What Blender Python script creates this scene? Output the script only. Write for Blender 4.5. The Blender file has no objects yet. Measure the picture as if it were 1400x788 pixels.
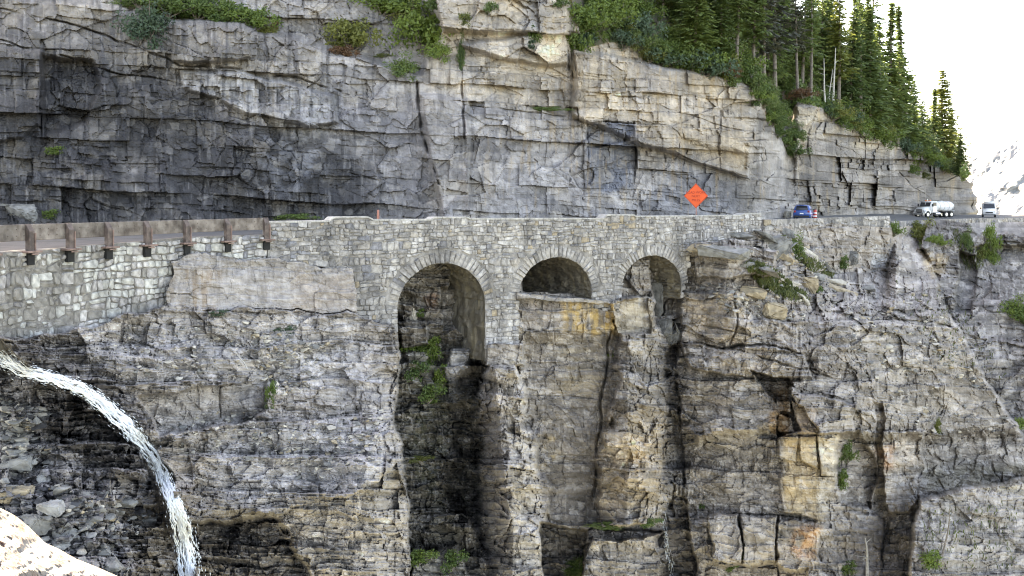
import bpy, bmesh, math, random
import numpy as np
from mathutils import Vector, Matrix

# ------------------------------------------------------------------ camera, world, sun, exposure
SC = bpy.context.scene
COL = SC.collection
F = 1300.0          # focal length in photo pixels (photo is 1400 wide)
HX, HY = 700.0, 275.0

cam_d = bpy.data.cameras.new('camera')
cam = bpy.data.objects.new('camera', cam_d)
COL.objects.link(cam)
cam.rotation_euler = (math.radians(90), 0, 0)
cam_d.sensor_fit = 'HORIZONTAL'
cam_d.sensor_width = 36.0
cam_d.lens = 36.0 * F / 1400.0
cam_d.shift_y = -(394.0 - HY) / 1400.0
cam_d.clip_start = 0.1
cam_d.clip_end = 20000
SC.camera = cam

SUN_EL, SUN_AZ = math.radians(38), math.radians(-35)   # azimuth from +Y towards +X
world = bpy.data.worlds.new('World')
SC.world = world
world.use_nodes = True
wn = world.node_tree
bg = wn.nodes['Background']
sky = wn.nodes.new('ShaderNodeTexSky')
sky.sky_type = 'NISHITA'
sky.sun_disc = False
sky.sun_elevation = SUN_EL
sky.sun_rotation = SUN_AZ
sky.altitude = 1800
sky.air_density = 0.7
sky.dust_density = 5.0
sky.ozone_density = 0.6
wn.links.new(sky.outputs[0], bg.inputs[0])
bg.inputs[1].default_value = 0.15
sun_d = bpy.data.lights.new('sun', 'SUN')
sun_d.energy = 4.0
sun_d.angle = math.radians(0.5)
sun_d.color = (1.0, 0.975, 0.94)
sun = bpy.data.objects.new('sun', sun_d)
COL.objects.link(sun)
sdir = Vector((math.sin(SUN_AZ) * math.cos(SUN_EL), math.cos(SUN_AZ) * math.cos(SUN_EL), math.sin(SUN_EL)))
sun.rotation_euler = sdir.to_track_quat('Z', 'Y').to_euler()
SC.view_settings.view_transform = 'Standard'
SC.view_settings.look = 'None'
SC.view_settings.exposure = 3.2
SC.view_settings.use_white_balance = True      # the camera balanced for open shade
SC.view_settings.white_balance_temperature = 10300
SC.view_settings.white_balance_tint = 11
SC.view_settings.gamma = 1.0
SC.cycles.max_bounces = 6
SC.cycles.diffuse_bounces = 3
SC.cycles.use_denoising = True
SC.cycles.denoising_prefilter = 'ACCURATE'
SC.cycles.denoising_input_passes = 'RGB_ALBEDO_NORMAL'
SC.cycles.filter_width = 1.1

random.seed(7)
RNG = np.random.default_rng(7)

# ------------------------------------------------------------------ helpers: mapping, noise
def P(px, py, Y):
    return Vector(((px - HX) / F * Y, Y, (HY - py) / F * Y))

def tab(pairs):
    a = np.array(pairs, float)
    return lambda x: np.interp(x, a[:, 0], a[:, 1])

def hsh(ix, iy, seed):
    ix = np.asarray(ix).astype(np.int64); iy = np.asarray(iy).astype(np.int64)
    n = (ix * 374761393 + iy * 668265263 + seed * 974634777) & 0xffffffff
    n = ((n ^ (n >> 13)) * 1274126177) & 0xffffffff
    n = n ^ (n >> 16)
    n = (n * 2246822519) & 0xffffffff
    n = n ^ (n >> 15)
    return (n & 0xffffff) / float(0x1000000)

def vnoise(x, y, seed):
    ix = np.floor(x); iy = np.floor(y)
    fx = x - ix; fy = y - iy
    fx = fx * fx * (3 - 2 * fx); fy = fy * fy * (3 - 2 * fy)
    a = hsh(ix, iy, seed); b = hsh(ix + 1, iy, seed)
    c = hsh(ix, iy + 1, seed); d = hsh(ix + 1, iy + 1, seed)
    return (a + (b - a) * fx) * (1 - fy) + (c + (d - c) * fx) * fy - 0.5

def fbm(x, y, octs, seed):
    t = 0; a = 1.0; f = 1.0; s = 0
    for o in range(octs):
        t = t + a * vnoise(x * f + o * 17.3, y * f - o * 9.1, seed + o)
        s += a; a *= 0.5; f *= 2.03
    return t / s * 2

def sstep(a, b, x):
    t = np.clip((x - a) / (b - a), 0, 1)
    return t * t * (3 - 2 * t)

def facets(x, y, seed, tilt):
    """jittered cells, each a tilted plane: returns height (-.5...5 plus tilt), edge distance, cell random"""
    ix = np.floor(x); iy = np.floor(y)
    d1 = np.full(x.shape, 9.0); d2 = np.full(x.shape, 9.0)
    ci = np.zeros(x.shape); cj = np.zeros(x.shape); cx = np.zeros(x.shape); cy = np.zeros(x.shape)
    for a in (-1, 0, 1):
        for b in (-1, 0, 1):
            jx = ix + a + 0.12 + 0.76 * hsh(ix + a, iy + b, seed)
            jy = iy + b + 0.12 + 0.76 * hsh(ix + a, iy + b, seed + 1)
            dx = np.abs(x - jx); dy = np.abs(y - jy)
            d = np.sqrt(dx * dx + dy * dy) * 0.6 + 0.4 * np.maximum(dx, dy)
            m = d < d1
            d2 = np.where(m, d1, np.minimum(d2, d))
            ci = np.where(m, ix + a, ci); cj = np.where(m, iy + b, cj)
            cx = np.where(m, jx, cx); cy = np.where(m, jy, cy)
            d1 = np.where(m, d, d1)
    r = hsh(ci, cj, seed + 2)
    h = (r - 0.5) + tilt * ((hsh(ci, cj, seed + 3) - 0.5) * (x - cx) + (hsh(ci, cj, seed + 4) - 0.5) * (y - cy)) * 2
    return h, d2 - d1, hsh(ci, cj, seed + 5)

def strata(s, w, seed, tmin, tmax, ratio, amp_bed, amp_block, tilt, gw, gd, saw=0.0, turn=0.0):
    """beds of stone along w cut by joints along s: height, crack depth, block random"""
    r = np.random.default_rng(seed)
    lo, hi = float(w.min()) - 1, float(w.max()) + 1
    b = [lo]
    while b[-1] < hi:
        b.append(b[-1] + tmin + (tmax - tmin) * r.random() ** 1.6)
    b = np.array(b)
    i = np.clip(np.searchsorted(b, w) - 1, 0, len(b) - 2)
    th = b[i + 1] - b[i]
    db = np.minimum(w - b[i], b[i + 1] - w)
    rb = hsh(i, i * 0, seed)
    L = th * (ratio[0] + (ratio[1] - ratio[0]) * hsh(i, i * 0 + 1, seed))
    x = s / L + rb * 37.0
    j = np.floor(x)
    lb = j + 0.55 * (hsh(i, j, seed + 1) - 0.5)
    j = np.where(x < lb, j - 1, j)
    rbn = j + 1 + 0.55 * (hsh(i, j + 1, seed + 1) - 0.5)
    j = np.where(x > rbn, j + 1, j)
    lb = j + 0.55 * (hsh(i, j, seed + 1) - 0.5)
    rr = j + 1 + 0.55 * (hsh(i, j + 1, seed + 1) - 0.5)
    dj = np.minimum(x - lb, rr - x) * L
    hb = hsh(i, j, seed + 2)
    h = (rb - 0.5) * amp_bed + (hb - 0.5) * amp_block
    h = h + tilt * ((hsh(i, j, seed + 3) - 0.5) * (x - (lb + rr) / 2) * L + (hsh(i, j, seed + 4) - 0.5) * (w - (b[i] + b[i + 1]) / 2))
    fr = (w - b[i]) / th
    h = h + saw * (0.3 + 1.1 * hsh(i, j, seed + 8)) * (fr - .5) * np.minimum(th, 1.2)
    h = h + turn * (hsh(i, j, seed + 10) - .5) * 2 * ((x - lb) / (rr - lb) - .5)
    fade = 0.12 + 0.88 * sstep(-0.15, 0.45, fbm(s / 3.1, w / 2.3, 3, seed + 9))
    g = fade * np.maximum(np.exp(-(db / gw) ** 2) * (0.35 + hsh(i, i * 0 + 5, seed)), np.exp(-(dj / gw) ** 2) * (0.2 + hsh(i, j, seed + 6)))
    return h - g * gd, fr, hsh(i, j, seed + 7)

def polysd(px, py, poly):
    """signed distance to a polygon, positive inside"""
    d = np.full(px.shape, 1e9); ins = np.zeros(px.shape, bool)
    n = len(poly)
    for k in range(n):
        x0, y0 = poly[k]; x1, y1 = poly[(k + 1) % n]
        ex, ey = x1 - x0, y1 - y0
        t = np.clip(((px - x0) * ex + (py - y0) * ey) / (ex * ex + ey * ey + 1e-9), 0, 1)
        d = np.minimum(d, (px - x0 - t * ex) ** 2 + (py - y0 - t * ey) ** 2)
        c = ((y0 > py) != (y1 > py))
        with np.errstate(divide='ignore', invalid='ignore'):
            xi = x0 + (py - y0) / (y1 - y0 + 1e-12) * ex
        ins ^= c & (px < xi)
    d = np.sqrt(d)
    return np.where(ins, d, -d)

def linedist(px, py, line):
    d = np.full(px.shape, 1e9)
    for k in range(len(line) - 1):
        x0, y0 = line[k]; x1, y1 = line[k + 1]
        ex, ey = x1 - x0, y1 - y0
        t = np.clip(((px - x0) * ex + (py - y0) * ey) / (ex * ex + ey * ey), 0, 1)
        d = np.minimum(d, (px - x0 - t * ex) ** 2 + (py - y0 - t * ey) ** 2)
    return np.sqrt(d)

def pmask(px, py, poly, soft):
    return sstep(-soft, soft, polysd(px, py, poly))

# ------------------------------------------------------------------ helpers: meshes and objects
def mesh_np(name, V, Fq, mat=None, cols=None, smooth=False):
    V = np.asarray(V, np.float32); Fq = np.asarray(Fq, np.int32)
    me = bpy.data.meshes.new(name)
    k = Fq.shape[1]; n = len(Fq)
    me.vertices.add(len(V)); me.vertices.foreach_set('co', V.ravel())
    me.loops.add(n * k); me.loops.foreach_set('vertex_index', Fq.ravel())
    me.polygons.add(n)
    me.polygons.foreach_set('loop_start', np.arange(0, n * k, k, dtype=np.int32))
    me.polygons.foreach_set('use_smooth', np.full(n, smooth))
    me.update(calc_edges=True)
    if cols is not None:
        at = me.attributes.new('Col', 'FLOAT_COLOR', 'POINT')
        at.data.foreach_set('color', np.asarray(cols, np.float32).ravel())
    if mat is not None:
        me.materials.append(mat)
    return me

def grid_faces(h, w):
    a = np.arange(h * w).reshape(h, w)
    return np.stack([a[:-1, :-1], a[1:, :-1], a[1:, 1:], a[:-1, 1:]], -1).reshape(-1, 4)

def link(name, me, parent=None, loc=None, **tags):
    o = bpy.data.objects.new(name, me)
    COL.objects.link(o)
    if loc is not None:
        o.location = loc
    if parent is not None:
        o.parent = parent
    for k, v in tags.items():
        if v:
            o[k] = v
    return o

def thing(name, loc, label, category, group=None, rz=0.0):
    o = link(name, None, None, loc, label=label, category=category, group=group)
    o.rotation_euler = (0, 0, rz)
    return o

class MB:
    """collects polygons, becomes one mesh"""
    def __init__(self): self.v = []; self.f = []
    def add(self, vs, fs):
        n = len(self.v); self.v += [tuple(p) for p in vs]; self.f += [tuple(i + n for i in f) for f in fs]; return self
    def box(self, c, s, rz=0.0, taper=1.0, rx=0.0):
        M = Matrix.Rotation(rz, 3, 'Z') @ Matrix.Rotation(rx, 3, 'X')
        vs = []
        for z in (-1, 1):
            t = taper if z > 0 else 1.0
            for x, y in ((-1, -1), (1, -1), (1, 1), (-1, 1)):
                vs.append(Vector(c) + M @ Vector((x * s[0] / 2 * t, y * s[1] / 2 * t, z * s[2] / 2)))
        return self.add(vs, [(0, 3, 2, 1), (4, 5, 6, 7), (0, 1, 5, 4), (1, 2, 6, 5), (2, 3, 7, 6), (3, 0, 4, 7)])
    def tube(self, pts, rad, n=8, cap=True):
        vs = []; fs = []
        m = len(pts)
        for k, p in enumerate(pts):
            p = Vector(p)
            d = (Vector(pts[min(k + 1, m - 1)]) - Vector(pts[max(k - 1, 0)])).normalized()
            u = d.orthogonal().normalized() if abs(d.z) < 0.99 else Vector((1, 0, 0))
            u = (u - d * u.dot(d)).normalized(); v = d.cross(u)
            r = rad[k] if hasattr(rad, '__len__') else rad
            for q in range(n):
                a = q / n * math.tau
                vs.append(p + (u * math.cos(a) + v * math.sin(a)) * r)
        for k in range(m - 1):
            for q in range(n):
                fs.append((k * n + q, k * n + (q + 1) % n, (k + 1) * n + (q + 1) % n, (k + 1) * n + q))
        if cap:
            fs.append(tuple(range(n - 1, -1, -1))); fs.append(tuple((m - 1) * n + q for q in range(n)))
        return self.add(vs, fs)
    def prism(self, poly, axis, a, b):
        """poly in the plane across axis; axis 'x' uses (y,z), 'y' uses (x,z), 'z' uses (x,y)"""
        def mk(p, t):
            return {'x': (t, p[0], p[1]), 'y': (p[0], t, p[1]), 'z': (p[0], p[1], t)}[axis]
        n = len(poly)
        vs = [mk(p, a) for p in poly] + [mk(p, b) for p in poly]
        fs = [tuple(range(n - 1, -1, -1)), tuple(range(n, 2 * n))] + [(k, (k + 1) % n, n + (k + 1) % n, n + k) for k in range(n)]
        return self.add(vs, fs)
    def mesh(self, name, mat, bevel=0.0, smooth=False, seg=1):
        me = bpy.data.meshes.new(name)
        me.from_pydata(self.v, [], self.f); me.update()
        bm = bmesh.new(); bm.from_mesh(me)
        bmesh.ops.recalc_face_normals(bm, faces=bm.faces)
        if bevel > 0:
            bmesh.ops.bevel(bm, geom=list(bm.edges), offset=bevel, segments=seg, affect='EDGES', clamp_overlap=True)
        bm.to_mesh(me); bm.free()
        if smooth:
            me.polygons.foreach_set('use_smooth', np.full(len(me.polygons), True))
        me.materials.append(mat)
        return me
    def build(self, name, mat, parent=None, bevel=0.0, smooth=False, seg=1, loc=None, **tags):
        return link(name, self.mesh(name, mat, bevel, smooth, seg), parent, loc, **tags)

# ------------------------------------------------------------------ materials
def newmat(name):
    m = bpy.data.materials.new(name); m.use_nodes = True
    nt = m.node_tree
    return m, nt, nt.nodes['Principled BSDF']

def nd(nt, typ, **kw):
    n = nt.nodes.new(typ)
    for k, v in kw.items():
        setattr(n, k, v)
    return n

def mat_simple(name, col, rough=0.7, metal=0.0, var=0.25, scale=6.0, bump=0.0, bscale=30.0, col2=None, coord='Object', stain=0.0):
    m, nt, b = newmat(name)
    tc = nd(nt, 'ShaderNodeTexCoord')
    no = nd(nt, 'ShaderNodeTexNoise'); no.inputs['Scale'].default_value = scale; no.inputs['Detail'].default_value = 6
    nt.links.new(tc.outputs[coord], no.inputs['Vector'])
    ra = nd(nt, 'ShaderNodeValToRGB')
    c2 = col2 or tuple(min(1, c * (1 + var)) for c in col)
    c1 = tuple(c * (1 - var) for c in col)
    ra.color_ramp.elements[0].position = 0.32; ra.color_ramp.elements[1].position = 0.68
    ra.color_ramp.elements[0].color = (*c1, 1); ra.color_ramp.elements[1].color = (*c2, 1)
    nt.links.new(no.outputs['Fac'], ra.inputs['Fac'])
    out = ra.outputs['Color']
    if stain > 0:       # weathering that runs over many stones: noise in place, drawn out downwards
        ge = nd(nt, 'ShaderNodeNewGeometry'); mp = nd(nt, 'ShaderNodeMapping'); mp.inputs['Scale'].default_value = (.9, .9, .28)
        nt.links.new(ge.outputs['Position'], mp.inputs['Vector'])
        sn = nd(nt, 'ShaderNodeTexNoise'); sn.inputs['Scale'].default_value = 1.1; sn.inputs['Detail'].default_value = 7; sn.inputs['Roughness'].default_value = .65
        nt.links.new(mp.outputs['Vector'], sn.inputs['Vector'])
        sr = nd(nt, 'ShaderNodeMapRange'); sr.inputs['From Min'].default_value = .38; sr.inputs['From Max'].default_value = .66
        sr.inputs['To Min'].default_value = 1 + stain * .35; sr.inputs['To Max'].default_value = 1 - stain
        nt.links.new(sn.outputs['Fac'], sr.inputs['Value'])
        sm_ = nd(nt, 'ShaderNodeVectorMath', operation='SCALE'); nt.links.new(out, sm_.inputs[0]); nt.links.new(sr.outputs['Result'], sm_.inputs['Scale'])
        out = sm_.outputs['Vector']
    nt.links.new(out, b.inputs['Base Color'])
    b.inputs['Roughness'].default_value = rough; b.inputs['Metallic'].default_value = metal
    if bump > 0:
        n2 = nd(nt, 'ShaderNodeTexNoise'); n2.inputs['Scale'].default_value = bscale; n2.inputs['Detail'].default_value = 5
        nt.links.new(tc.outputs[coord], n2.inputs['Vector'])
        bp = nd(nt, 'ShaderNodeBump'); bp.inputs['Strength'].default_value = bump; bp.inputs['Distance'].default_value = 0.05
        nt.links.new(n2.outputs['Fac'], bp.inputs['Height']); nt.links.new(bp.outputs['Normal'], b.inputs['Normal'])
    return m

def mat_rock(name, scale=2.2, bump=0.6, lo=0.66, hi=1.34):
    """base colour comes from the mesh's Col attribute (alpha = wetness), broken up by fine procedural grain"""
    m, nt, b = newmat(name)
    at = nd(nt, 'ShaderNodeAttribute'); at.attribute_name = 'Col'
    tc = nd(nt, 'ShaderNodeTexCoord')
    n1 = nd(nt, 'ShaderNodeTexNoise'); n1.inputs['Scale'].default_value = scale; n1.inputs['Detail'].default_value = 9; n1.inputs['Roughness'].default_value = 0.76
    nt.links.new(tc.outputs['Object'], n1.inputs['Vector'])
    mr = nd(nt, 'ShaderNodeMapRange'); mr.inputs['From Min'].default_value = 0.3; mr.inputs['From Max'].default_value = 0.7
    mr.inputs['To Min'].default_value = lo; mr.inputs['To Max'].default_value = hi
    nt.links.new(n1.outputs['Fac'], mr.inputs['Value'])
    mx = nd(nt, 'ShaderNodeVectorMath', operation='SCALE')
    nt.links.new(at.outputs['Color'], mx.inputs[0]); nt.links.new(mr.outputs['Result'], mx.inputs['Scale'])
    nt.links.new(mx.outputs['Vector'], b.inputs['Base Color'])
    r = nd(nt, 'ShaderNodeMapRange'); r.inputs['To Min'].default_value = 0.9; r.inputs['To Max'].default_value = 0.22
    nt.links.new(at.outputs['Alpha'], r.inputs['Value']); nt.links.new(r.outputs['Result'], b.inputs['Roughness'])
    n2 = nd(nt, 'ShaderNodeTexNoise'); n2.inputs['Scale'].default_value = scale * 3; n2.inputs['Detail'].default_value = 8; n2.inputs['Roughness'].default_value = 0.7
    nt.links.new(tc.outputs['Object'], n2.inputs['Vector'])
    bp = nd(nt, 'ShaderNodeBump'); bp.inputs['Strength'].default_value = bump; bp.inputs['Distance'].default_value = 0.12
    nt.links.new(n2.outputs['Fac'], bp.inputs['Height']); nt.links.new(bp.outputs['Normal'], b.inputs['Normal'])
    return m

def mat_leaf(name, c1, c2, trans=0.35):
    m, nt, b = newmat(name)
    tc = nd(nt, 'ShaderNodeTexCoord')
    oi = nd(nt, 'ShaderNodeObjectInfo')
    no = nd(nt, 'ShaderNodeTexNoise'); no.inputs['Scale'].default_value = 2.4; no.inputs['Detail'].default_value = 5
    nt.links.new(tc.outputs['Object'], no.inputs['Vector'])
    ad = nd(nt, 'ShaderNodeMath', operation='MULTIPLY_ADD'); ad.inputs[1].default_value = 0.22; 
    nt.links.new(oi.outputs['Random'], ad.inputs[0])
    sb = nd(nt, 'ShaderNodeMath', operation='SUBTRACT'); sb.inputs[1].default_value = 0.11
    nt.links.new(no.outputs['Fac'], sb.inputs[0]); nt.links.new(sb.outputs[0], ad.inputs[2])
    ra = nd(nt, 'ShaderNodeValToRGB')
    ra.color_ramp.elements[0].position = 0.3; ra.color_ramp.elements[1].position = 0.7
    ra.color_ramp.elements[0].color = (*c1, 1); ra.color_ramp.elements[1].color = (*c2, 1)
    nt.links.new(ad.outputs[0], ra.inputs['Fac'])
    nt.links.new(ra.outputs['Color'], b.inputs['Base Color'])
    b.inputs['Roughness'].default_value = 0.55
    tr = nd(nt, 'ShaderNodeBsdfTranslucent'); nt.links.new(ra.outputs['Color'], tr.inputs['Color'])
    ms = nd(nt, 'ShaderNodeMixShader'); ms.inputs[0].default_value = trans
    nt.links.new(b.outputs[0], ms.inputs[1]); nt.links.new(tr.outputs[0], ms.inputs[2])
    nt.links.new(ms.outputs[0], nt.nodes['Material Output'].inputs['Surface'])
    return m

M = {}
M['cliff'] = mat_rock('cliff_rock', 2.4, 0.6)
M['boulder'] = mat_simple('boulder_rock', (.2, .195, .185), .85, var=.45, scale=2.2, bump=.6, bscale=9)
M['dark_boulder'] = mat_simple('dark_rock', (.12, .115, .105), .85, var=.5, scale=3, bump=.8, bscale=9)
M['grey_rock'] = mat_simple('light_grey_rock', (.28, .275, .265), .85, var=.35, scale=3, bump=.5, bscale=9)
M['pale_boulder'] = mat_simple('pale_rock', (.46, .42, .36), .85, var=.25, scale=3, bump=.4, bscale=9)
M['tan_boulder'] = mat_simple('tan_rock', (.36, .29, .20), .85, var=.35, scale=3, bump=.5, bscale=9)
M['rust_boulder'] = mat_simple('rust_rock', (.12, .08, .055), .85, var=.4, scale=3, bump=.5, bscale=9)
M['wet_boulder'] = mat_simple('wet_rock', (.055, .055, .06), .35, var=.5, scale=3, bump=.5, bscale=9)
M['mortar'] = mat_simple('mortar', (.27, .252, .24), .95, var=.45, scale=1.6, bump=.8, bscale=14, stain=.45)
M['mortar_dark'] = mat_simple('dark_mortar', (.20, .185, .17), .95, var=.5, scale=3.0, bump=1.0, bscale=9, stain=.5)
STONE = []
for k, c in enumerate([(.365, .343, .33), (.32, .30, .29), (.27, .254, .246), (.34, .31, .285), (.42, .398, .385), (.22, .208, .204), (.205, .202, .218), (.35, .285, .21)]):
    STONE.append(mat_simple('masonry_stone_%d' % k, c, .9, var=.38, scale=4.5, bump=.9, bscale=12, coord='Object', stain=.42))
M['plaster_stone'] = mat_simple('mortar_smeared_stone', (.22, .205, .187), .95, var=.4, scale=3, bump=.8, bscale=12)
M['white_stone'] = mat_simple('limewashed_stone', (.43, .42, .395), .9, var=.35, scale=4, bump=.8, bscale=12, stain=.4)
M['asphalt'] = mat_simple('asphalt', (.10, .098, .098), .9, var=.2, scale=.8, bump=.3, bscale=60)
M['paint'] = mat_simple('road_paint', (.7, .7, .68), .7, var=.15, scale=4)
M['timber'] = mat_simple('weathered_rail', (.15, .112, .092), .8, var=.45, scale=2.4, bump=.4, bscale=20, col2=(.27, .232, .205), stain=.35)
M['post'] = mat_simple('rusty_post', (.115, .085, .075), .75, var=.4, scale=5, bump=.3, bscale=20)
M['plate'] = mat_simple('rusty_plate', (.20, .13, .11), .75, var=.4, scale=5)
M['black'] = mat_simple('black_void', (.012, .012, .012), .9, var=.3)
M['bark'] = mat_simple('bark', (.17, .145, .125), .9, var=.4, scale=6, bump=.4)
M['pale_bark'] = mat_simple('dead_pale_bark', (.46, .44, .41), .8, var=.25, scale=6)
M['grey_bark'] = mat_simple('grey_bark', (.27, .255, .235), .85, var=.3, scale=6)
M['spruce'] = mat_leaf('spruce_needles', (.07, .115, .042), (.20, .265, .088), .4)
M['fir'] = mat_leaf('fir_needles', (.08, .125, .04), (.20, .26, .08), .35)
M['bright_fir'] = mat_leaf('bright_fir_needles', (.14, .18, .045), (.28, .30, .09), .35)
M['grey_fir'] = mat_leaf('thin_grey_fir', (.05, .055, .04), (.12, .125, .085), .25)
M['shrub'] = mat_leaf('shrub_leaves', (.065, .115, .027), (.195, .265, .055), .35)
M['shrub_dark'] = mat_leaf('dark_shrub_leaves', (.05, .095, .028), (.14, .20, .05), .3)
M['shrub_blue'] = mat_leaf('bluegreen_shrub_leaves', (.04, .075, .045), (.10, .155, .09), .3)
M['shrub_yellow'] = mat_leaf('yellow_shrub_leaves', (.09, .11, .03), (.22, .23, .06), .35)
M['shrub_rust'] = mat_leaf('rusty_shrub_leaves', (.07, .035, .02), (.18, .09, .04), .3)
M['grass'] = mat_leaf('grass_blades', (.05, .075, .025), (.14, .155, .05), .35)

# ------------------------------------------------------------------ plan of the road
YW = tab([(-260, 25.5), (-200, 27), (0, 32), (38, 33.5), (200, 38.5), (362, 44), (470, 46.5), (540, 48), (663, 51), (710, 52.5), (810, 55.5),
          (850, 57), (930, 60.5), (1040, 66), (1110, 73), (1215, 82), (1260, 100), (1330, 125), (1400, 140), (1500, 158)])
YC = tab([(-260, 55), (0, 57), (200, 59), (400, 60.5), (600, 63.5), (700, 66), (930, 75), (1040, 82), (1085, 98), (1110, 100), (1200, 125), (1260, 150), (1326, 178), (1400, 205), (1500, 230)])
ZR = tab([(-260, -1.78), (900, -1.8), (1000, -1.75), (1100, -1.83), (1200, -2.0), (1270, -2.45), (1400, -2.9), (1500, -3.0)])
PAR = tab([(366, 304.5), (450, 303), (455, 298), (503, 297.5), (511, 301.5), (590, 301), (592, 298), (640, 298), (642, 299.8), (825, 299.5), (829, 294.5),
           (866, 294.5), (868, 296.5), (930, 296), (1012, 295), (1018, 292.5), (1040, 293), (1044, 300)])

def lerp3(c, m, rgb):
    return c + m[..., None] * (np.array(rgb, float) - c)

# ------------------------------------------------------------------ the cliff above the road
TOPC = tab([(-260, -340), (700, -340), (745, -160), (786, 20), (800, 66), (835, 58), (870, 60), (888, 82), (905, 86), (950, 98), (990, 106), (1025, 117), (1040, 138), (1052, 165),
            (1066, 186), (1078, 160), (1090, 140), (1125, 148), (1150, 166), (1180, 178), (1215, 196), (1250, 210), (1290, 228), (1318, 240), (1330, 250)])
CLIFF_TOP = {}
def build_upper_cliff():
    us = np.concatenate([np.arange(-260, 0, 4.0), np.arange(0, 1322, 1.35), np.linspace(1322, 1336, 14)])
    nv = 330
    t = np.linspace(0, 1, nv)
    px = np.repeat(us[None, :], nv, 0)
    top = TOPC(us)
    bot = HY - ZR(us) * F / YC(us) * 1.0 + 6
    # rows: denser inside the frame
    vis = np.maximum(top, -14)
    k = (t * 1.18 - 0.18)[:, None]
    py = np.where(k < 0, vis[None, :] + (top - vis - 0.01)[None, :] * (-k / 0.18), vis[None, :] + (bot - vis)[None, :] * np.maximum(k, 0))
    sm = px * 0.047; zm = (HY - py) * 0.047
    wx = px + 5 * fbm(px / 40, py / 40, 3, 3); wy = py + 5 * fbm(px / 40 + 9, py / 40, 3, 5)
    # the big shape
    D = YC(px) + (HY - py) * 0.021
    D = D - 1.5 * fbm(px / 190, py / 130, 3, 21)
    # ledge with shrubs, upper left, rock above it set back
    D = D + 2.6 * pmask(wx, wy, [(-300, -30), (160, 8), (215, 28), (330, 34), (400, 52), (470, 72), (540, 92), (575, 100), (600, 40), (585, -60), (580, -400), (-300, -400)], 5)
    D = D - 1.3 * pmask(wx, wy, [(235, 28), (335, 30), (345, 80), (300, 88), (236, 84)], 2.5)
    D = D - 1.0 * pmask(wx, wy, [(-80, 60), (60, 70), (55, 170), (30, 190), (-80, 190)], 3)
    D = D + 1.5 * pmask(wx, wy, [(60, 75), (125, 85), (135, 120), (115, 165), (60, 185)], 4)      # dark niche, left
    D = D - 1.2 * pmask(wx, wy, [(248, 97), (335, 100), (455, 130), (462, 165), (420, 172), (335, 155), (300, 136), (252, 120)], 3)
    D = D - 1.6 * pmask(wx, wy, [(575, 128), (640, 140), (645, 300), (610, 320), (590, 220)], 4)       # buttress right of the long crack
    D = D - 1.0 * pmask(wx, wy, [(640, 150), (800, 160), (830, 320), (640, 320)], 10)
    D = D - 1.2 * pmask(wx, wy, [(630, 60), (776, 40), (778, 90), (735, 92), (690, 80), (655, 72)], 4)        # jutting blocks
    D = D - 1.5 * pmask(wx, wy, [(590, -60), (780, -60), (778, 45), (600, 42)], 5)
    D = D - 2.0 * pmask(wx, wy, [(782, 70), (1030, 110), (1040, 140), (1020, 245), (935, 216), (880, 198), (812, 172), (783, 158)], 4)  # tan slab overhanging
    D = D + 0.9 * pmask(wx, wy, [(802, 167), (866, 170), (866, 190), (802, 204)], 2)
    D = D + 0.8 * pmask(wx, wy, [(935, 190), (1020, 210), (1020, 240), (935, 214)], 5)
    # the gully that parts the two cliffs
    gl = sstep(1022, 1075, px) * (1 - sstep(1078, 1092, px))
    D = D + 3.0 * gl * sstep(330, 150, py)
    D = D - 0.9 * pmask(wx, wy, [(1082, 140), (1130, 148), (1105, 200), (1088, 215), (1080, 190)], 4)
    D = D + 16 * sstep(1312, 1336, px + 7 * fbm(py / 14, px * 0, 4, 39)) ** 2
    px = px + np.clip((px - 1296) / 30, 0, 1) * (9 * fbm(py / 16, px * 0, 5, 38) - 4)
    # detail
    amp = 0.8 + 0.4 * fbm(px / 120, py / 90, 2, 31)
    s1 = sm + 0.22 * fbm(sm / 1.8, zm / 1.8, 4, 41); w1 = zm + 0.16 * sm * 0.35 + 0.20 * fbm(sm / 3.5, zm / 2.5, 3, 43)
    f1, e1, r1 = facets(s1 / 3.4, w1 / 2.2, 51, 0.8)
    f2, e2, r2 = facets(s1 / 1.2 + f1, w1 / 1.0, 61, 0.9)
    f3, e3, r3 = facets(s1 / 0.5 + .3 * f2, w1 / 0.4, 71, 0.9)
    h1, g1, b1 = strata(s1, w1, 81, 0.8, 3.0, (0.7, 2.2), 0.9, 1.1, 0.1, 0.03, 0.22, -.35, .85)
    h2, g2, b2 = strata(s1 + 0.3 * f1, w1, 91, 0.2, 0.75, (0.7, 2.4), 0.16, 0.46, 0.1, 0.022, 0.10, -.40, .38)
    mixa = sstep(-0.25, 0.3, fbm(px / 150, py / 110, 2, 33))
    fd = sstep(-.2, .5, fbm(sm / 3, zm / 3, 3, 37))
    disp = 0.7 * f1 + 0.34 * f2 + 0.10 * f3 - fd * (0.16 * np.exp(-(e1 / 0.03) ** 2) + 0.08 * np.exp(-(e2 / 0.05) ** 2))
    mixb = sstep(-.15, .35, fbm(px / 70, py / 50, 3, 35))
    disp = disp * (1.25 - 0.85 * mixa) + h1 * (.55 + .45 * mixa) + h2 * .95 * mixa * (.25 + .75 * mixb)
    disp = disp + 0.08 * fbm(sm * 1.2, zm * 1.2, 5, 101)
    f4, e4, r4 = facets(s1 / 0.23 + .3 * f3, w1 / 0.17, 75, 1.2)
    h3, g3, b3 = strata(s1, w1, 95, .07, .2, (1.2, 4), .09, .1, .2, .018, .06)
    disp = disp + .045 * f4 + h3 * (.2 + .5 * mixa * mixb) + .05 * f3
    gx = np.gradient(D)[1]; spx = np.gradient(px)[1]
    steep = np.clip(np.sqrt(1 + .5 * (gx / spx * F / D) ** 2), 1, 2.2)
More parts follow.
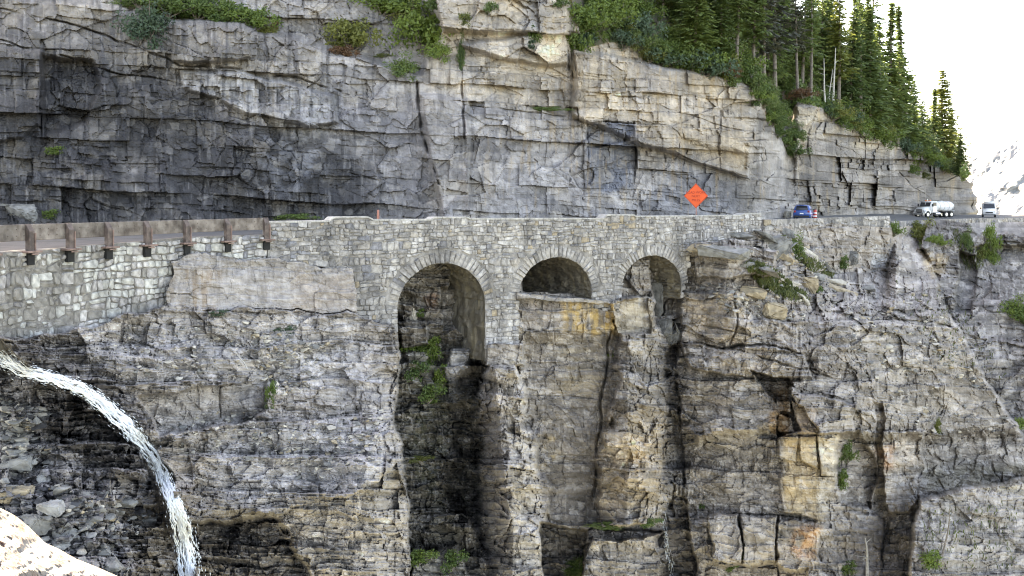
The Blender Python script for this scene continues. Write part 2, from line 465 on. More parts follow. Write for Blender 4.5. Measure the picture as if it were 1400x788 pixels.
    for _ in range(3):
        steep = (steep + np.roll(steep, 4, 0) + np.roll(steep, -4, 0) + np.roll(steep, 4, 1) + np.roll(steep, -4, 1)) / 5
    amp = amp * np.clip(D / 66, .9, 1.9)
    D = D - disp * amp * steep
    cr = np.zeros(px.shape)
    for line, wd, dp in [([(-60, 8), (44, 20), (110, 40), (181, 60), (228, 80), (248, 90), (336, 97), (420, 111), (463, 124)], 2.2, 0.9),
                         ([(84, 74), (120, 88), (150, 98), (200, 106), (235, 111), (265, 122), (295, 134), (315, 146), (336, 158), (378, 163), (420, 168)], 2.0, 0.8),
                         ([(55, 30), (58, 80), (55, 160)], 2.2, 0.8), ([(-10, 54), (55, 69)], 2.0, 0.6), ([(571, 112), (574, 150), (577, 178), (591, 218), (600, 250)], 3.0, 1.3),
                         ([(631, 40), (632, 110), (635, 188)], 2.4, 0.8), ([(775, 40), (776, 100), (782, 161)], 2.2, 0.9), ([(782, 66), (785, 100), (780, 160)], 2.0, 0.7),
                         ([(635, 146), (680, 150), (728, 154), (779, 161), (809, 171), (856, 181), (880, 198), (930, 213), (980, 232), (1020, 246)], 1.8, 0.6),
                         ([(866, 168), (868, 215), (866, 262)], 1.8, 0.6), ([(803, 166), (804, 210), (800, 235)], 1.6, 0.5), ([(370, 25), (366, 40)], 2, .5),
                         ([(463, 235), (490, 240), (515, 245)], 1.7, .5), ([(1118, 150), (1106, 185), (1108, 230)], 2.2, .8), ([(986, 150), (983, 230)], 1.8, .5),
                         ([(735, 100), (790, 118), (870, 135), (940, 158), (1020, 180)], 1.5, .45), ([(350, 140), (352, 165)], 1.6, .5), ([(1145, 190), (1143, 290)], 2, .6), ([(1205, 215), (1212, 300)], 2, .7)]:
        dd = linedist(wx, wy, line) / (wd * .5)
        c = .8 * np.exp(-dd ** 2) * sstep(-.45, .25, fbm(px / 26, py / 26, 3, 47))
        D = D + dp * c
        cr = np.maximum(cr, c)
    # colours: what the stone itself has
    n1 = fbm(px / 60, py / 45, 4, 111); n2 = fbm(px / 14, py / 10, 4, 113); n3 = fbm(px / 5, py / 46, 4, 115)
    c = np.zeros(px.shape + (3,)) + np.array([.245, .232, .212])
    c = lerp3(c, sstep(0.0, .5, n1) * .6, (.29, .255, .20))
    def T(poly, soft, rgb, k, noise=None):
        nonlocal c
        m = pmask(wx, wy, poly, soft) * k
        if noise is not None:
            m = m * noise
        c = lerp3(c, m, rgb)
    T([(590, -60), (790, -60), (800, 160), (740, 155), (640, 140), (590, 120)], 24, (.42, .36, .27), .85, sstep(-.7, .0, n1))
    T([(780, 60), (1040, 110), (1050, 150), (1020, 250), (930, 214), (860, 180), (785, 165)], 24, (.43, .362, .265), .9, sstep(-.55, .15, n1 + .3 * n3))
    T([(860, 95), (1020, 150), (1020, 180), (860, 140)], 14, (.27, .25, .225), .6)
    T([(600, 130), (1000, 230), (1000, 310), (600, 310)], 20, (.245, .238, .23), .7)
    T([(440, 90), (580, 130), (600, 310), (430, 310)], 25, (.185, .183, .185), .8)
    T([(-300, 40), (170, 70), (250, 110), (310, 150), (440, 180), (500, 230), (520, 330), (-300, 330)], 25, (.052, .052, .055), .95, sstep(-.85, -.1, n1 + .25 * n3))
    T([(-300, -40), (230, 20), (236, 95), (60, 80), (-300, 60)], 10, (.17, .158, .14), .7)
    T([(246, 95), (336, 100), (462, 128), (462, 170), (420, 200), (336, 160), (300, 140), (250, 120)], 7, (.30, .30, .29), .85, sstep(-.5, .15, n3 + .4 * n2))
    T([(330, 165), (445, 172), (450, 285), (360, 275)], 22, (.215, .225, .24), .6, sstep(-.2, .3, n2))
    T([(235, 28), (400, 50), (470, 110), (340, 98), (240, 90)], 8, (.22, .205, .18), .7)
    T([(802, 166), (868, 168), (866, 262), (800, 262)], 4, (.10, .115, .14), .85, sstep(-.5, .1, n2))
    T([(900, 215), (1020, 245), (1030, 310), (880, 310)], 10, (.175, .18, .19), .6)
    T([(1084, 140), (1128, 148), (1180, 178), (1320, 240), (1318, 256), (1178, 204), (1120, 190), (1106, 214), (1086, 210)], 8, (.40, .345, .25), .85, sstep(-.6, .1, n2 + .4 * n1))
    T([(1090, 195), (1330, 220), (1340, 320), (1090, 320)], 10, (.18, .165, .145), .85)
    T([(1260, 215), (1340, 240), (1340, 320), (1270, 320)], 12, (.135, .128, .115), .8)
    T([(1020, 120), (1075, 200), (1060, 310), (1000, 310), (1025, 200)], 8, (.27, .255, .23), .8)
    blk = (.78 + .44 * b1) * (1 + (.64 * b2 - .32) * (.3 + .7 * mixa * mixb)) * (.80 + .40 * r1) * (.80 + .4 * r2) * (.88 + .24 * r4)
    c = c * blk[..., None]
    c = lerp3(c, sstep(.85, .97, r3) * .3, (.42, .40, .36))
    c = lerp3(c, sstep(.52, .8, r2) * .22 * sstep(-.2, .4, n1), (.40, .345, .25))
    # run-off: dark and pale mineral streaks with their own outlines
    wetz = sstep(700, 300, px)
    c = lerp3(c, sstep(.12, .5, n3 + .2 * n1) * (.35 + .35 * wetz), (.055, .054, .056))
    c = lerp3(c, sstep(.28, .6, fbm(px / 3.3, py / 30, 4, 117) + .25 * n1) * .34, (.40, .395, .38))
    c = lerp3(c, sstep(.25, .55, fbm(px / 4, py / 38, 4, 119)) * .3 * sstep(560, 760, px), (.40, .28, .13))
    c = c * (1 + .35 * n2 * 1.0)[..., None]
    c = c * (1 - .35 * pmask(wx, wy, [(-300, 60), (170, 72), (250, 112), (330, 160), (440, 190), (500, 240), (520, 340), (-300, 340)], 25))[..., None]      # black wet lichened beds
    c = np.clip(c * np.array([1.0, .965, 1.0]), .02, .6)
    wet = np.clip(.75 * wetz * sstep(-.1, .35, n3 + .3 * n1), 0, 1)
    X = (px - HX) / F * D; Z = (HY - py) / F * D
    V = np.stack([X, D, Z], -1)
    cc = np.concatenate([c, wet[..., None]], -1)
    me = mesh_np('cliff', V.reshape(-1, 3), grid_faces(*px.shape), M['cliff'], cc.reshape(-1, 4))
    link('cliff', me, kind='structure', label='tall grey and tan bedded rock cliff rising above the mountain road')
    CLIFF_TOP['us'] = us; CLIFF_TOP['D'] = D[0] if False else D[np.argmin(np.abs(t * 1.18 - 0.18 - 0)) + 0]
    CLIFF_TOP['Dtop'] = D[0]
    CLIFF_TOP['grid'] = (us, py, D)

build_upper_cliff()

def cliff_at(px, py):
    us, gy, D = CLIFF_TOP['grid']
    i = int(np.clip(np.searchsorted(us, px), 0, len(us) - 1))
    col = gy[:, i]
    return float(np.interp(py, col, D[:, i])) if col[0] <= py else float(D[0, i])

# ------------------------------------------------------------------ the wooded slope above the cliff
HTOP = tab([(-260, -680), (740, -640), (800, -420), (900, -260), (980, -120), (1050, -40), (1100, 28), (1150, 96), (1200, 140), (1250, 176), (1300, 214), (1322, 236), (1345, 262)])
SLOPE = {}
def build_slope():
    us = np.concatenate([np.arange(-260, 640, 15.0), np.arange(640, 1316, 4.0)])
    nv = 70
    t = np.linspace(0, 1, nv)[:, None]
    top = TOPC(us)[None, :] - 0.0
    dt = np.interp(us, CLIFF_TOP['us'], CLIFF_TOP['Dtop'])[None, :]
    dt = (dt + np.roll(dt, 1, 1) + np.roll(dt, -1, 1)) / 3
    px = np.repeat(us[None, :], nv, 0)
    py = top + (np.minimum(HTOP(us), top[0] - 2)[None, :] - top) * t
    D = dt - 0.15 + (34 * t ** 1.15)
    py = py + (fbm(px / 30, t * 8 + px * 0, 3, 201) * 9) * sstep(0, .12, t)
    c = np.zeros(px.shape + (3,)) + np.array([.10, .085, .06])
    n = fbm(px / 25, py / 18, 3, 203)
    c = lerp3(c, sstep(-.1, .4, n), (.05, .07, .025)); c = lerp3(c, sstep(.2, .5, fbm(px / 18, py / 25, 3, 207)) * .7, (.19, .155, .10))
    X = (px - HX) / F * D; Z = (HY - py) / F * D
    V = np.stack([X, D, Z], -1)
    cc = np.concatenate([c, np.zeros(px.shape + (1,))], -1)
    me = mesh_np('hillside', V.reshape(-1, 3), grid_faces(*px.shape), M['cliff'], cc.reshape(-1, 4))
    link('hillside', me, kind='structure', label='steep wooded hillside above the cliff edge')
    SLOPE['g'] = (us, py, D, V)
build_slope()

def slope_at(px, t):
    us, py, D, V = SLOPE['g']
    i = int(np.clip(np.searchsorted(us, px), 1, len(us) - 1))
    f = (px - us[i - 1]) / (us[i] - us[i - 1])
    k = t * (V.shape[0] - 1); a = int(min(k, V.shape[0] - 2)); g = k - a
    v = (V[a, i - 1] * (1 - f) + V[a, i] * f) * (1 - g) + (V[a + 1, i - 1] * (1 - f) + V[a + 1, i] * f) * g
    return Vector(v)

# ------------------------------------------------------------------ rock under the road
LOW = {}
def build_lower_rock():
    us = np.concatenate([np.arange(-200, 0, 5.0), np.arange(0, 1400, 1.3), np.arange(1400, 1500, 6.0)])
    t = np.linspace(0, 1, 405)[:, None]
    Dw = YW(us) + 2.2
    ytop = HY + F * (np.abs(ZR(us)) + 0.25) / Dw
    ytop = np.where(us > 1035, np.minimum(ytop, np.interp(us, [1035, 1045, 1110, 1215, 1225, 1262, 1272, 1300, 1322, 1335, 1345, 1400], [330, 303, 303, 312, 312, 308, 300, 302, 306, 322, 340, 348])), ytop)
    ybot = 850
    py = ytop[None, :] + (ybot - ytop)[None, :] * t
    px = np.repeat(us[None, :], len(t), 0)
    wx = px + 11 * fbm(px / 34, py / 34, 5, 303); wy = py + 9 * fbm(px / 34 + 9, py / 34, 5, 305)
    wx2 = px + 2 * fbm(px / 12, py / 12, 2, 304); wy2 = py + 2 * fbm(px / 12 + 9, py / 12, 2, 306)
    wx3 = px + 24 * fbm(px / 34, py / 42, 5, 307); wy3 = py + 14 * fbm(px / 40, py / 30, 5, 308)
    W = YW(px)
    D = W + 2.2
    amp = np.full(px.shape, 0.35)      # roughness of each part of the face
    def put(poly, val, soft=4, a=None, rough=True):
        nonlocal D, amp
        m = pmask(wx3, wy3, poly, soft) if rough == 2 else pmask(wx if rough else wx2, wy if rough else wy2, poly, soft * .42)
        D = D + m * (val - D)
        if a is not None:
            amp = amp + m * (a - amp)
        return m
    dn = py - 430
    # left: benches of thin bedded rock stepping towards the viewer
    stairs = (np.floor((py + 10 * fbm(px / 90, py / 60, 2, 7)) / 52)) * 52
    put([(100, 452), (205, 424), (240, 418), (380, 424), (485, 430), (545, 440), (541, 560), (558, 660), (562, 700), (548, 900), (-100, 900), (-100, 470)],
        W - 0.9 - np.maximum(dn, 0) * 0.011 - np.maximum(stairs - 430, 0) * 0.013 - 2.4 * sstep(410, 520, px) * sstep(520, 640, py) + 2.0 * np.clip((px - 520) / 30, 0, 1.4) * sstep(480, 540, py), 4, .62)
    put([(231, 352), (262, 346), (380, 355), (484, 368), (484, 430), (380, 424), (231, 420)], W - 0.55 + (py - 390) * -0.002 + .22 * fbm(px / 30, py / 16, 4, 347), 2, .15)
    # smooth grey face, left centre
    put([(190, 540), (360, 520), (365, 565), (330, 575), (215, 600)], W - 2.2, 4, .35)
    # cream block face, lower left centre
    put([(365, 705), (430, 690), (500, 668), (545, 640), (562, 690), (548, 900), (380, 900)], W - 6.6 - (px - 380) * 0.006 + 2.6 * np.clip((px - 515) / 35, 0, 1.4), 3, 1.0)
    put([(270, 720), (370, 705), (420, 770), (420, 900), (270, 900)], W - 4.4 + .8 * fbm(px / 30, py / 20, 4, 335), 5, 1.2, 2)
    # chasm under arch 1
    put([(544, 340), (664, 340), (664, 440), (655, 500), (668, 590), (680, 700), (676, 900), (552, 900), (560, 690), (556, 650), (541, 560), (544, 440)], W + 2.2 - sstep(500, 800, py) * 2.4, 3, 1.6)
    put([(612, 355), (672, 355), (672, 480), (640, 480), (612, 430)], W + 8.5, 3, .8)
    put([(572, 372), (604, 372), (606, 470), (566, 470), (560, 430)], W + 2.6, 4, 1.0)
    put([(546, 436), (580, 446), (584, 474), (546, 478)], W + 1.0, 3, .8)
    put([(604, 398), (624, 398), (626, 446), (604, 450)], W + 3.8, 2, .5)
    put([(610, 480), (640, 478), (642, 530), (628, 556), (612, 520)], W + 1.2, 3, .6)
    put([(644, 500), (668, 500), (678, 660), (682, 730), (646, 735), (622, 700), (618, 600), (634, 560)], W + 5.0, 9, 1.6, 2)
    put([(560, 760), (625, 742), (650, 800), (655, 900), (550, 900)], W - 2.0 - (py - 760) * 0.03, 6, .5)
    put([(690, 407), (908, 412), (914, 722), (735, 722), (716, 560)], W + 1.1, 3, .6)
    # flat panel right of it
    put([(702, 403), (838, 416), (842, 452), (834, 560), (824, 716), (748, 716), (741, 640), (724, 560), (704, 480)], W + 0.1 + sstep(452, 470, py) * .7 + sstep(560, 700, py) * .8 + ((px - 775) / 60) ** 2 * .5 * sstep(450, 560, py), 2, .42)
    put([(706, 401), (846, 412), (846, 418), (706, 409)], W - 0.5, 1.2, .1, False)
    put([(714, 341), (808, 341), (808, 400), (714, 399)], W + 9.0, 1.5, .3, False)
    # tan buttress
    put([(838, 416), (886, 404), (890, 452), (910, 458), (917, 560), (914, 640), (904, 700), (880, 722), (814, 720), (822, 640), (832, 560), (838, 460)],
        W - 1.9 - sstep(470, 600, py) * 1.2 + np.where(px < 858, 858 - px, 0) * .08 + np.clip(px - 882, 0, 99) * .09 - sstep(540, 640, py) * .7 + .5 * fbm(px / 30, py / 24, 4, 331), 3, .95, 2)
    put([(838, 416), (886, 404), (890, 456), (844, 456)], W - 0.3 + ((px - 862) / 26.0) ** 2 * .5, 2, .25, False)
    # pier buttress: lit front, steep left flank
    ridge = np.interp(py, [486, 560, 640, 700, 800], [676, 682, 690, 697, 700]) + 6 * fbm(py / 30, px / 90, 4, 339)
    put([(664, 486), (716, 486), (724, 560), (740, 640), (746, 700), (742, 900), (684, 900), (672, 790), (640, 720), (650, 640), (655, 560)],
        W - 3.0 + np.maximum(ridge - px, 0) * .19 + np.maximum(px - ridge - 30, 0) * .10 - sstep(510, 700, py) * 2.2 + .5 * fbm(px / 30, py / 24, 4, 333), 4, 1.0, 2)
    put([(664, 470), (716, 470), (716, 500), (664, 500)], W - 1.0, 3, .4, False)
    # chasm under arch 3
    put([(887, 345), (930, 345), (932, 395), (926, 480), (928, 560), (940, 690), (960, 720), (962, 900), (900, 900), (908, 700), (916, 560), (908, 456), (891, 452)], W + 3.4 - sstep(430, 530, py) * 2.3, 5, 1.5, 2)
    put([(856, 340), (890, 350), (893, 410), (872, 405), (858, 385)], W + 1.6, 3, .9)
    # ledge and black hollow at the foot
    put([(744, 722), (905, 726), (905, 900), (744, 900)], W + .6, 3, .8)
    put([(744, 716), (800, 724), (794, 900), (744, 900)], W + 4.0, 4, .8)
    put([(808, 736), (850, 738), (900, 726), (906, 900), (790, 900), (800, 760)], W - 1.6, 3, .8)
    # the great mass on the right
    ov = py + 14 * fbm(px / 40, py / 40, 4, 337)
    face = 58.5 + (px - 930) * 0.022 - np.maximum(py - 450, 0) * 0.006 - 1.9 * sstep(425, 500, ov) * (1 - sstep(588, 604, ov)) + 4.6 * np.clip((1020 - px) / 95, 0, 1) ** 1.7 * (1 - .5 * sstep(690, 705, ov)) + 4.5 * np.clip((px - 1165) / 130, 0, 1.2) - 1.2 * np.clip(1 - np.abs(px - 1120) / 70, 0, 1) + 1.6 * np.clip((1100 - np.abs(px - 1130) - 1050) / 30, 0, 1) * sstep(600, 615, ov) * 0
    put([(926, 398), (944, 335), (1040, 312), (1060, 303), (1225, 300), (1262, 306), (1272, 296), (1330, 298), (1600, 330), (1600, 900), (958, 900), (942, 690), (928, 560), (926, 480)],
        face + (W - 0.6 - face) * (1 - np.clip((py - np.interp(px, [930, 1040, 1110, 1138, 1212, 1225, 1300, 1330], [333, 310, 340, 372, 370, 326, 302, 300])) / (np.interp(px, [930, 1000, 1100, 1200, 1290, 1340], [350, 398, 442, 446, 430, 420]) - np.interp(px, [930, 1040, 1110, 1138, 1212, 1225, 1300, 1330], [333, 310, 340, 372, 370, 326, 302, 300])), 0, 1)) ** 1.2, 3, 1.0)
    put([(945, 334), (1060, 338), (1062, 372), (1000, 382), (948, 380)], face - 0.6, 3, .6)
    put([(930, 398), (1010, 402), (1028, 440), (1090, 445), (1090, 480), (1000, 470), (930, 470)], face - 0.8, 3, .8)
    put([(930, 470), (1020, 474), (1100, 484), (1112, 520), (1050, 522), (940, 500)], face - 1.3, 4, .9)
    # overhang and hollow
    put([(1026, 510), (1082, 520), (1096, 545), (1104, 590), (1060, 594), (1062, 560), (1044, 532)], face + 2.6, 2, .8)
    put([(1060, 548), (1081, 550), (1083, 563), (1063, 564)], face + .9, 1.2, .3, False)
    put([(1064, 566), (1082, 572), (1086, 590), (1062, 590)], face + 1.3, 1.2, .4, False)
    put([(1084, 528), (1112, 540), (1166, 552), (1162, 596), (1120, 598), (1098, 570)], face - 2.2, 2, .8)
    put([(1082, 548), (1098, 556), (1114, 592), (1096, 594)], face - .5, 1.5, .4, False)
    put([(1062, 596), (1148, 600), (1140, 680), (1120, 712), (1070, 700)], face - 0.4, 3, .6)
    put([(1064, 599), (1090, 597), (1088, 632), (1066, 628)], face - 1.0, 1.5, .3, False)
    put([(1092, 598), (1116, 598), (1118, 642), (1094, 628)], face - 1.35, 1.5, .3, False)
    put([(1118, 597), (1150, 600), (1138, 650), (1122, 650)], face - 1.8, 1.5, .3, False)
    put([(1148, 598), (1172, 590), (1196, 640), (1192, 700), (1150, 690), (1142, 660)], face + 1.7, 6, .9)
    put([(1192, 552), (1206, 555), (1212, 700), (1205, 790), (1190, 790), (1198, 660)], face + .9, 4, .8)
    put([(1205, 590), (1264, 588), (1262, 640), (1240, 702), (1210, 700)], face - 1.4, 4, .9)
    put([(985, 700), (1010, 704), (1012, 770), (974, 762), (972, 705)], face - 1.6, 2, .6)
    put([(1012, 706), (1060, 706), (1062, 770), (1014, 772)], face - 1.3, 2, .6)
    put([(1064, 712), (1125, 716), (1122, 800), (1064, 790)], face - 0.9, 2, .6)
    put([(1160, 705), (1204, 708), (1204, 900), (1160, 900)], face - 0.4, 4, .7)
    put([(962, 770), (1100, 778), (1150, 900), (950, 900)], face + 1.8, 5, .7)
    put([(1255, 680), (1420, 650), (1600, 640), (1600, 900), (1240, 900), (1245, 760)], face - 3.0 - np.clip((px - 1165) / 130, 0, 1.2) * 4.5 - (py - 680) * .03, 8, .9)
    # farther rock at the right edge
    far = 82.0 + np.maximum(430 - py, 0) * 0.06 - np.maximum(py - 430, 0) * .02 - (py - 430) * .02
    put([(1284, 395), (1262, 335), (1272, 290), (1322, 290), (1340, 320), (1600, 330), (1600, 690), (1402, 602), (1372, 560), (1336, 500), (1310, 450)], far, 4, 1.1)
    put([(1330, 338), (1600, 338), (1600, 420), (1325, 424)], far + 2.0, 4, .7)
    put([(1308, 345), (1328, 350), (1328, 430), (1308, 425)], far + 3, 4, .5)
    put([(1330, 415), (1420, 405), (1420, 470), (1340, 460)], far + 1.5, 6, .7)
    # the near bank left of the waterfall
    xw = np.interp(py, [440, 482, 503, 525, 543, 573, 606, 642, 676, 710, 745, 790, 900], [-60, 0, 30, 100, 130, 165, 196, 219, 233, 245, 254, 261, 268])
    bank = 35.0 - np.maximum(py - 505, 0) * 0.0295 * np.clip((xw - px - 12) / 120, 0, 1) ** .8
    nb = [(-260, 480), (0, 505), (62, 520), (100, 532), (150, 575), (192, 622), (218, 676), (226, 700), (244, 744), (254, 900), (-260, 900)]
    ov0 = 700 - py + 8 * fbm(px / 40, py / 30, 3, 345)
    put(nb, bank, 4, .7)
    put([(165, 692), (236, 690), (262, 900), (200, 900), (180, 760)], bank + .3, 4, .8)
    put([(60, 540), (150, 560), (196, 628), (216, 680), (150, 640), (70, 600)], bank + .3 - .9 * ((ov0 / 19) % 1), 4, 1.3)
    # water bed
    put([(-260, 440), (0, 470), (60, 512), (130, 540), (200, 600), (236, 660), (262, 745), (272, 900), (250, 900), (236, 745), (214, 670), (186, 612), (148, 570), (100, 530), (0, 505), (-260, 480)], 35.4 + px * 0, 4, .3)
    # ---- detail
    sm = px * 0.041; zm = -(py - HY) * 0.041
    s1 = sm + 0.4 * fbm(sm / 1.6, zm / 1.6, 3, 341); w1 = zm + 0.04 * sm + 0.42 * fbm(sm / 3.0, zm / 2.0, 4, 343)
    f1, e1, r1 = facets(s1 / 2.2, w1 / 1.5, 351, .9)
    f2, e2, r2 = facets(s1 / 0.85 + f1, w1 / 0.55, 361, 1.0)
    f3, e3, r3 = facets(s1 / 0.36 + .3 * f2, w1 / 0.24, 371, 0.9)
    h1, g1, b1 = strata(s1, w1, 381, 0.5, 2.0, (0.8, 2.4), 1.0, 0.75, 0.12, 0.03, 0.25, .50, .5)
    h2, g2, b2 = strata(s1 + .3 * f1, w1, 391, 0.14, 0.5, (0.9, 3.4), 0.34, 0.34, 0.1, 0.02, 0.12, 1.1, .34)
    h3, g3, b3 = strata(s1, w1, 395, 0.08, 0.2, (1.2, 4.5), 0.14, 0.14, 0.1, 0.014, 0.04, .8, .10)
    thin = np.clip(sstep(620, 380, px) + .5 * sstep(-.1, .3, fbm(px / 110, py / 70, 2, 333)) * sstep(900, 960, px) + sstep(940, 1000, px) * .35, 0, 1)
    f5, e5, r5 = facets(s1 / .42 + .2 * f1, w1 / 1.1, 377, 1.0); vert = sstep(-.05, .3, fbm(px / 60, py / 50, 3, 379)) * sstep(600, 680, px)
    disp = .5 * f1 + .3 * f2 + .15 * f3 + .30 * vert * f5 - .12 * vert * np.exp(-(e5 / .06) ** 2) + (h1 * .55 + h2 * (.34 + .24 * thin) * (1 - .45 * vert) + h3 * (.22 + .24 * thin)) + .14 * fbm(sm * 1.1, zm * 1.1, 5, 401)
    disp = disp - .1 * np.exp(-(e2 / .07) ** 2)
    gy, gx = np.gradient(D)
    sp = np.gradient(py)[0]; spx = np.gradient(px)[1]
    g2_ = (gy / np.maximum(sp, .3) * F / D) ** 2 + 0.25 * (gx / np.maximum(spx, .3) * F / D) ** 2
    steep = np.clip(np.sqrt(1 + g2_), 1, 2.8)
    for _ in range(3):
        steep = (steep + np.roll(steep, 4, 0) + np.roll(steep, -4, 0) + np.roll(steep, 4, 1) + np.roll(steep, -4, 1)) / 5
    D = D - 1.5 * fbm(px / 85, py / 70, 3, 421) * sstep(935, 985, px) - .9 * fbm(px / 80, py / 45, 3, 423) * sstep(540, 480, px) * sstep(425, 470, py) - .35 * fbm(px / 40, py / 60, 3, 425) * sstep(460, 520, py)
    amp = amp * (1 - .22 * sstep(930, 1000, px) - .15 * sstep(1190, 1260, px))
    D = D - disp * amp * steep
    for line, wd, dp in [([(1290, 400), (1305, 440), (1336, 500), (1372, 560), (1400, 600)], 3, .3), ([(1195, 560), (1200, 640), (1193, 700)], 2.0, .4), ([(1004, 400), (1006, 440), (998, 470)], 2, .6),
                         ([(1192, 436), (1250, 438), (1292, 444), (1330, 462), (1400, 476)], 1.8, .6), ([(934, 470), (1010, 480), (1080, 500), (1150, 520)], 1.6, .5),
                         ([(836, 452), (822, 560), (812, 700)], 2.4, .9), ([(795, 415), (794, 470)], 1.5, .25),
                         ([(718, 452), (838, 458)], 1.5, .25), ([(726, 540), (815, 545)], 1.3, .2), ([(970, 705), (972, 770)], 2.4, .9), ([(1012, 704), (1013, 772)], 2.2, .8), ([(1062, 705), (1063, 790)], 2, .7),
                         ([(972, 700), (1060, 704), (1125, 714)], 2.0, .7), ([(280, 425), (480, 434)], 1.6, .35), ([(300, 525), (302, 570)], 1.4, .3), ([(960, 445), (1080, 470)], 1.6, .4)]:
        D = D + dp * np.exp(-(linedist(.5 * wx + .5 * wx2, wy2, line) / (wd * .6)) ** 2) * sstep(-.6, .1, fbm(px / 22, py / 22, 3, 429))
    # ---- colour
    n1 = fbm(px / 60, py / 45, 4, 411); n2 = fbm(px / 12, py / 8, 4, 413); n3 = fbm(px / 5, py / 40, 4, 415)
    c = np.zeros(px.shape + (3,)) + np.array([.245, .222, .192])
    c = lerp3(c, sstep(0, .5, n1) * .5, (.31, .265, .21)); c = lerp3(c, sstep(.05, .45, fbm(px / 45, py / 18, 4, 431)) * .4, (.17, .158, .142))
    def T(poly, soft, rgb, k, noise=None):
        nonlocal c
        m = pmask(wx, wy, poly, soft) * k
        if noise is not None:
            m = m * noise
        c = lerp3(c, m, rgb)
    streak = sstep(-.35, .25, n3 + .4 * n1)
    T([(100, 440), (480, 430), (540, 560), (300, 520), (200, 530), (100, 520)], 24, (.40, .385, .362), .9)
    T([(190, 530), (370, 515), (368, 570), (215, 610)], 10, (.33, .312, .285), .85)
    T([(240, 345), (484, 365), (484, 430), (240, 422)], 4, (.36, .345, .325), .85, sstep(-.8, -.1, n3))
    T([(240, 345), (484, 365), (484, 376), (240, 366)], 4, (.17, .16, .145), .7, sstep(-.4, .3, n2))
    T([(246, 368), (300, 372), (296, 425), (250, 422)], 9, (.25, .19, .13), .8, streak)
    T([(300, 362), (420, 372), (420, 425), (300, 424)], 8, (.50, .48, .45), .7, sstep(.0, .5, n3))
    T([(400, 372), (484, 378), (484, 430), (400, 428)], 10, (.26, .215, .17), .6, sstep(-.2, .4, n1 + .3 * n3))
    T([(280, 600), (540, 560), (560, 700), (420, 680), (300, 690)], 25, (.40, .392, .378), .85)
    T([(365, 700), (500, 665), (545, 640), (562, 700), (548, 900), (400, 900)], 6, (.40, .372, .325), .85)
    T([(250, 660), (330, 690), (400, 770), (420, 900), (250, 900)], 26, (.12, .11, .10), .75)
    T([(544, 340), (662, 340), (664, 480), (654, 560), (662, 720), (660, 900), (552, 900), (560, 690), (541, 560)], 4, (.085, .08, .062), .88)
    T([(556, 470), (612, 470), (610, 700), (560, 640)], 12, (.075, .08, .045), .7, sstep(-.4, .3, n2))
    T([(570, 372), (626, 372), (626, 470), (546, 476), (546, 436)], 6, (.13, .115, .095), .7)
    T([(574, 404), (598, 404), (598, 424), (576, 424)], 4, (.17, .095, .055), .7, sstep(-.5, .1, n2))
    T([(610, 478), (642, 478), (642, 530), (612, 520)], 4, (.30, .29, .27), .8)
    T([(662, 470), (716, 470), (726, 560), (748, 700), (744, 900), (672, 900), (664, 640), (658, 560)], 5, (.33, .30, .26), .85)
    T([(686, 486), (720, 486), (738, 600), (746, 700), (744, 900), (706, 900), (702, 640)], 6, (.43, .395, .33), .85, sstep(-.7, 0, n2))
    T([(680, 716), (744, 712), (744, 738), (682, 738)], 4, (.40, .395, .39), .8)
    T([(714, 403), (838, 412), (838, 720), (745, 720), (726, 560), (714, 480)], 8, (.185, .165, .14), .9)
    T([(716, 412), (778, 414), (778, 450), (716, 448)], 5, (.27, .235, .20), .8, streak)
    T([(770, 412), (846, 416), (844, 458), (768, 452)], 9, (.46, .32, .12), .95, sstep(-.6, .15, n3 + .35 * n2))
    T([(760, 470), (826, 470), (824, 545), (760, 545)], 12, (.26, .215, .14), .7, sstep(-.2, .3, fbm(px / 50, py / 6, 3, 419)))
    T([(738, 600), (765, 600), (765, 640), (738, 640)], 9, (.34, .26, .13), .7, sstep(-.2, .4, n2 + .4 * n3))
    T([(714, 400), (846, 411), (846, 418), (714, 409)], 2, (.24, .23, .21), .9)
    T([(842, 412), (888, 404), (890, 458), (846, 458)], 5, (.33, .285, .205), .85)
    T([(846, 458), (906, 458), (908, 540), (846, 540)], 8, (.33, .305, .265), .7)
    T([(822, 560), (910, 560), (906, 690), (820, 690)], 14, (.42, .345, .24), .85)
    T([(858, 595), (886, 598), (884, 650), (856, 645)], 9, (.42, .29, .14), .8, sstep(-.25, .35, n2 + .4 * n3))
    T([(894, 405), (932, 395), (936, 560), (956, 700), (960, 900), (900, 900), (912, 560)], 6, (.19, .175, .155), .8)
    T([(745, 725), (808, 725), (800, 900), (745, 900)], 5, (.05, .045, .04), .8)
    T([(934, 395), (1020, 400), (1020, 470), (934, 470)], 12, (.40, .335, .245), .85, sstep(-.6, .1, n2 + .3 * n1))
    T([(970, 412), (1020, 414), (1020, 450), (968, 448)], 8, (.42, .385, .33), .7, streak)
    T([(1070, 596), (1150, 600), (1136, 680), (1120, 716), (1072, 700)], 6, (.46, .37, .235), .9)
    T([(1116, 600), (1148, 600), (1136, 700), (1118, 700)], 5, (.46, .42, .34), .8)
    T([(1050, 530), (1078, 530), (1080, 595), (1054, 592)], 4, (.24, .15, .07), .8)
    T([(1086, 545), (1112, 560), (1116, 600), (1090, 598)], 4, (.36, .29, .22), .8)
    T([(1086, 720), (1122, 722), (1118, 765), (1084, 760)], 8, (.36, .20, .095), .85, sstep(-.35, .3, n2 + .3 * n3))
    T([(1205, 600), (1264, 595), (1260, 640), (1240, 702), (1210, 700)], 6, (.35, .30, .235), .75, sstep(-.5, .1, n2))
    T([(1190, 620), (1222, 608), (1226, 636), (1212, 640)], 4, (.36, .21, .12), .6)
    T([(1250, 665), (1420, 640), (1600, 640), (1600, 900), (1240, 900)], 14, (.26, .24, .205), .7)
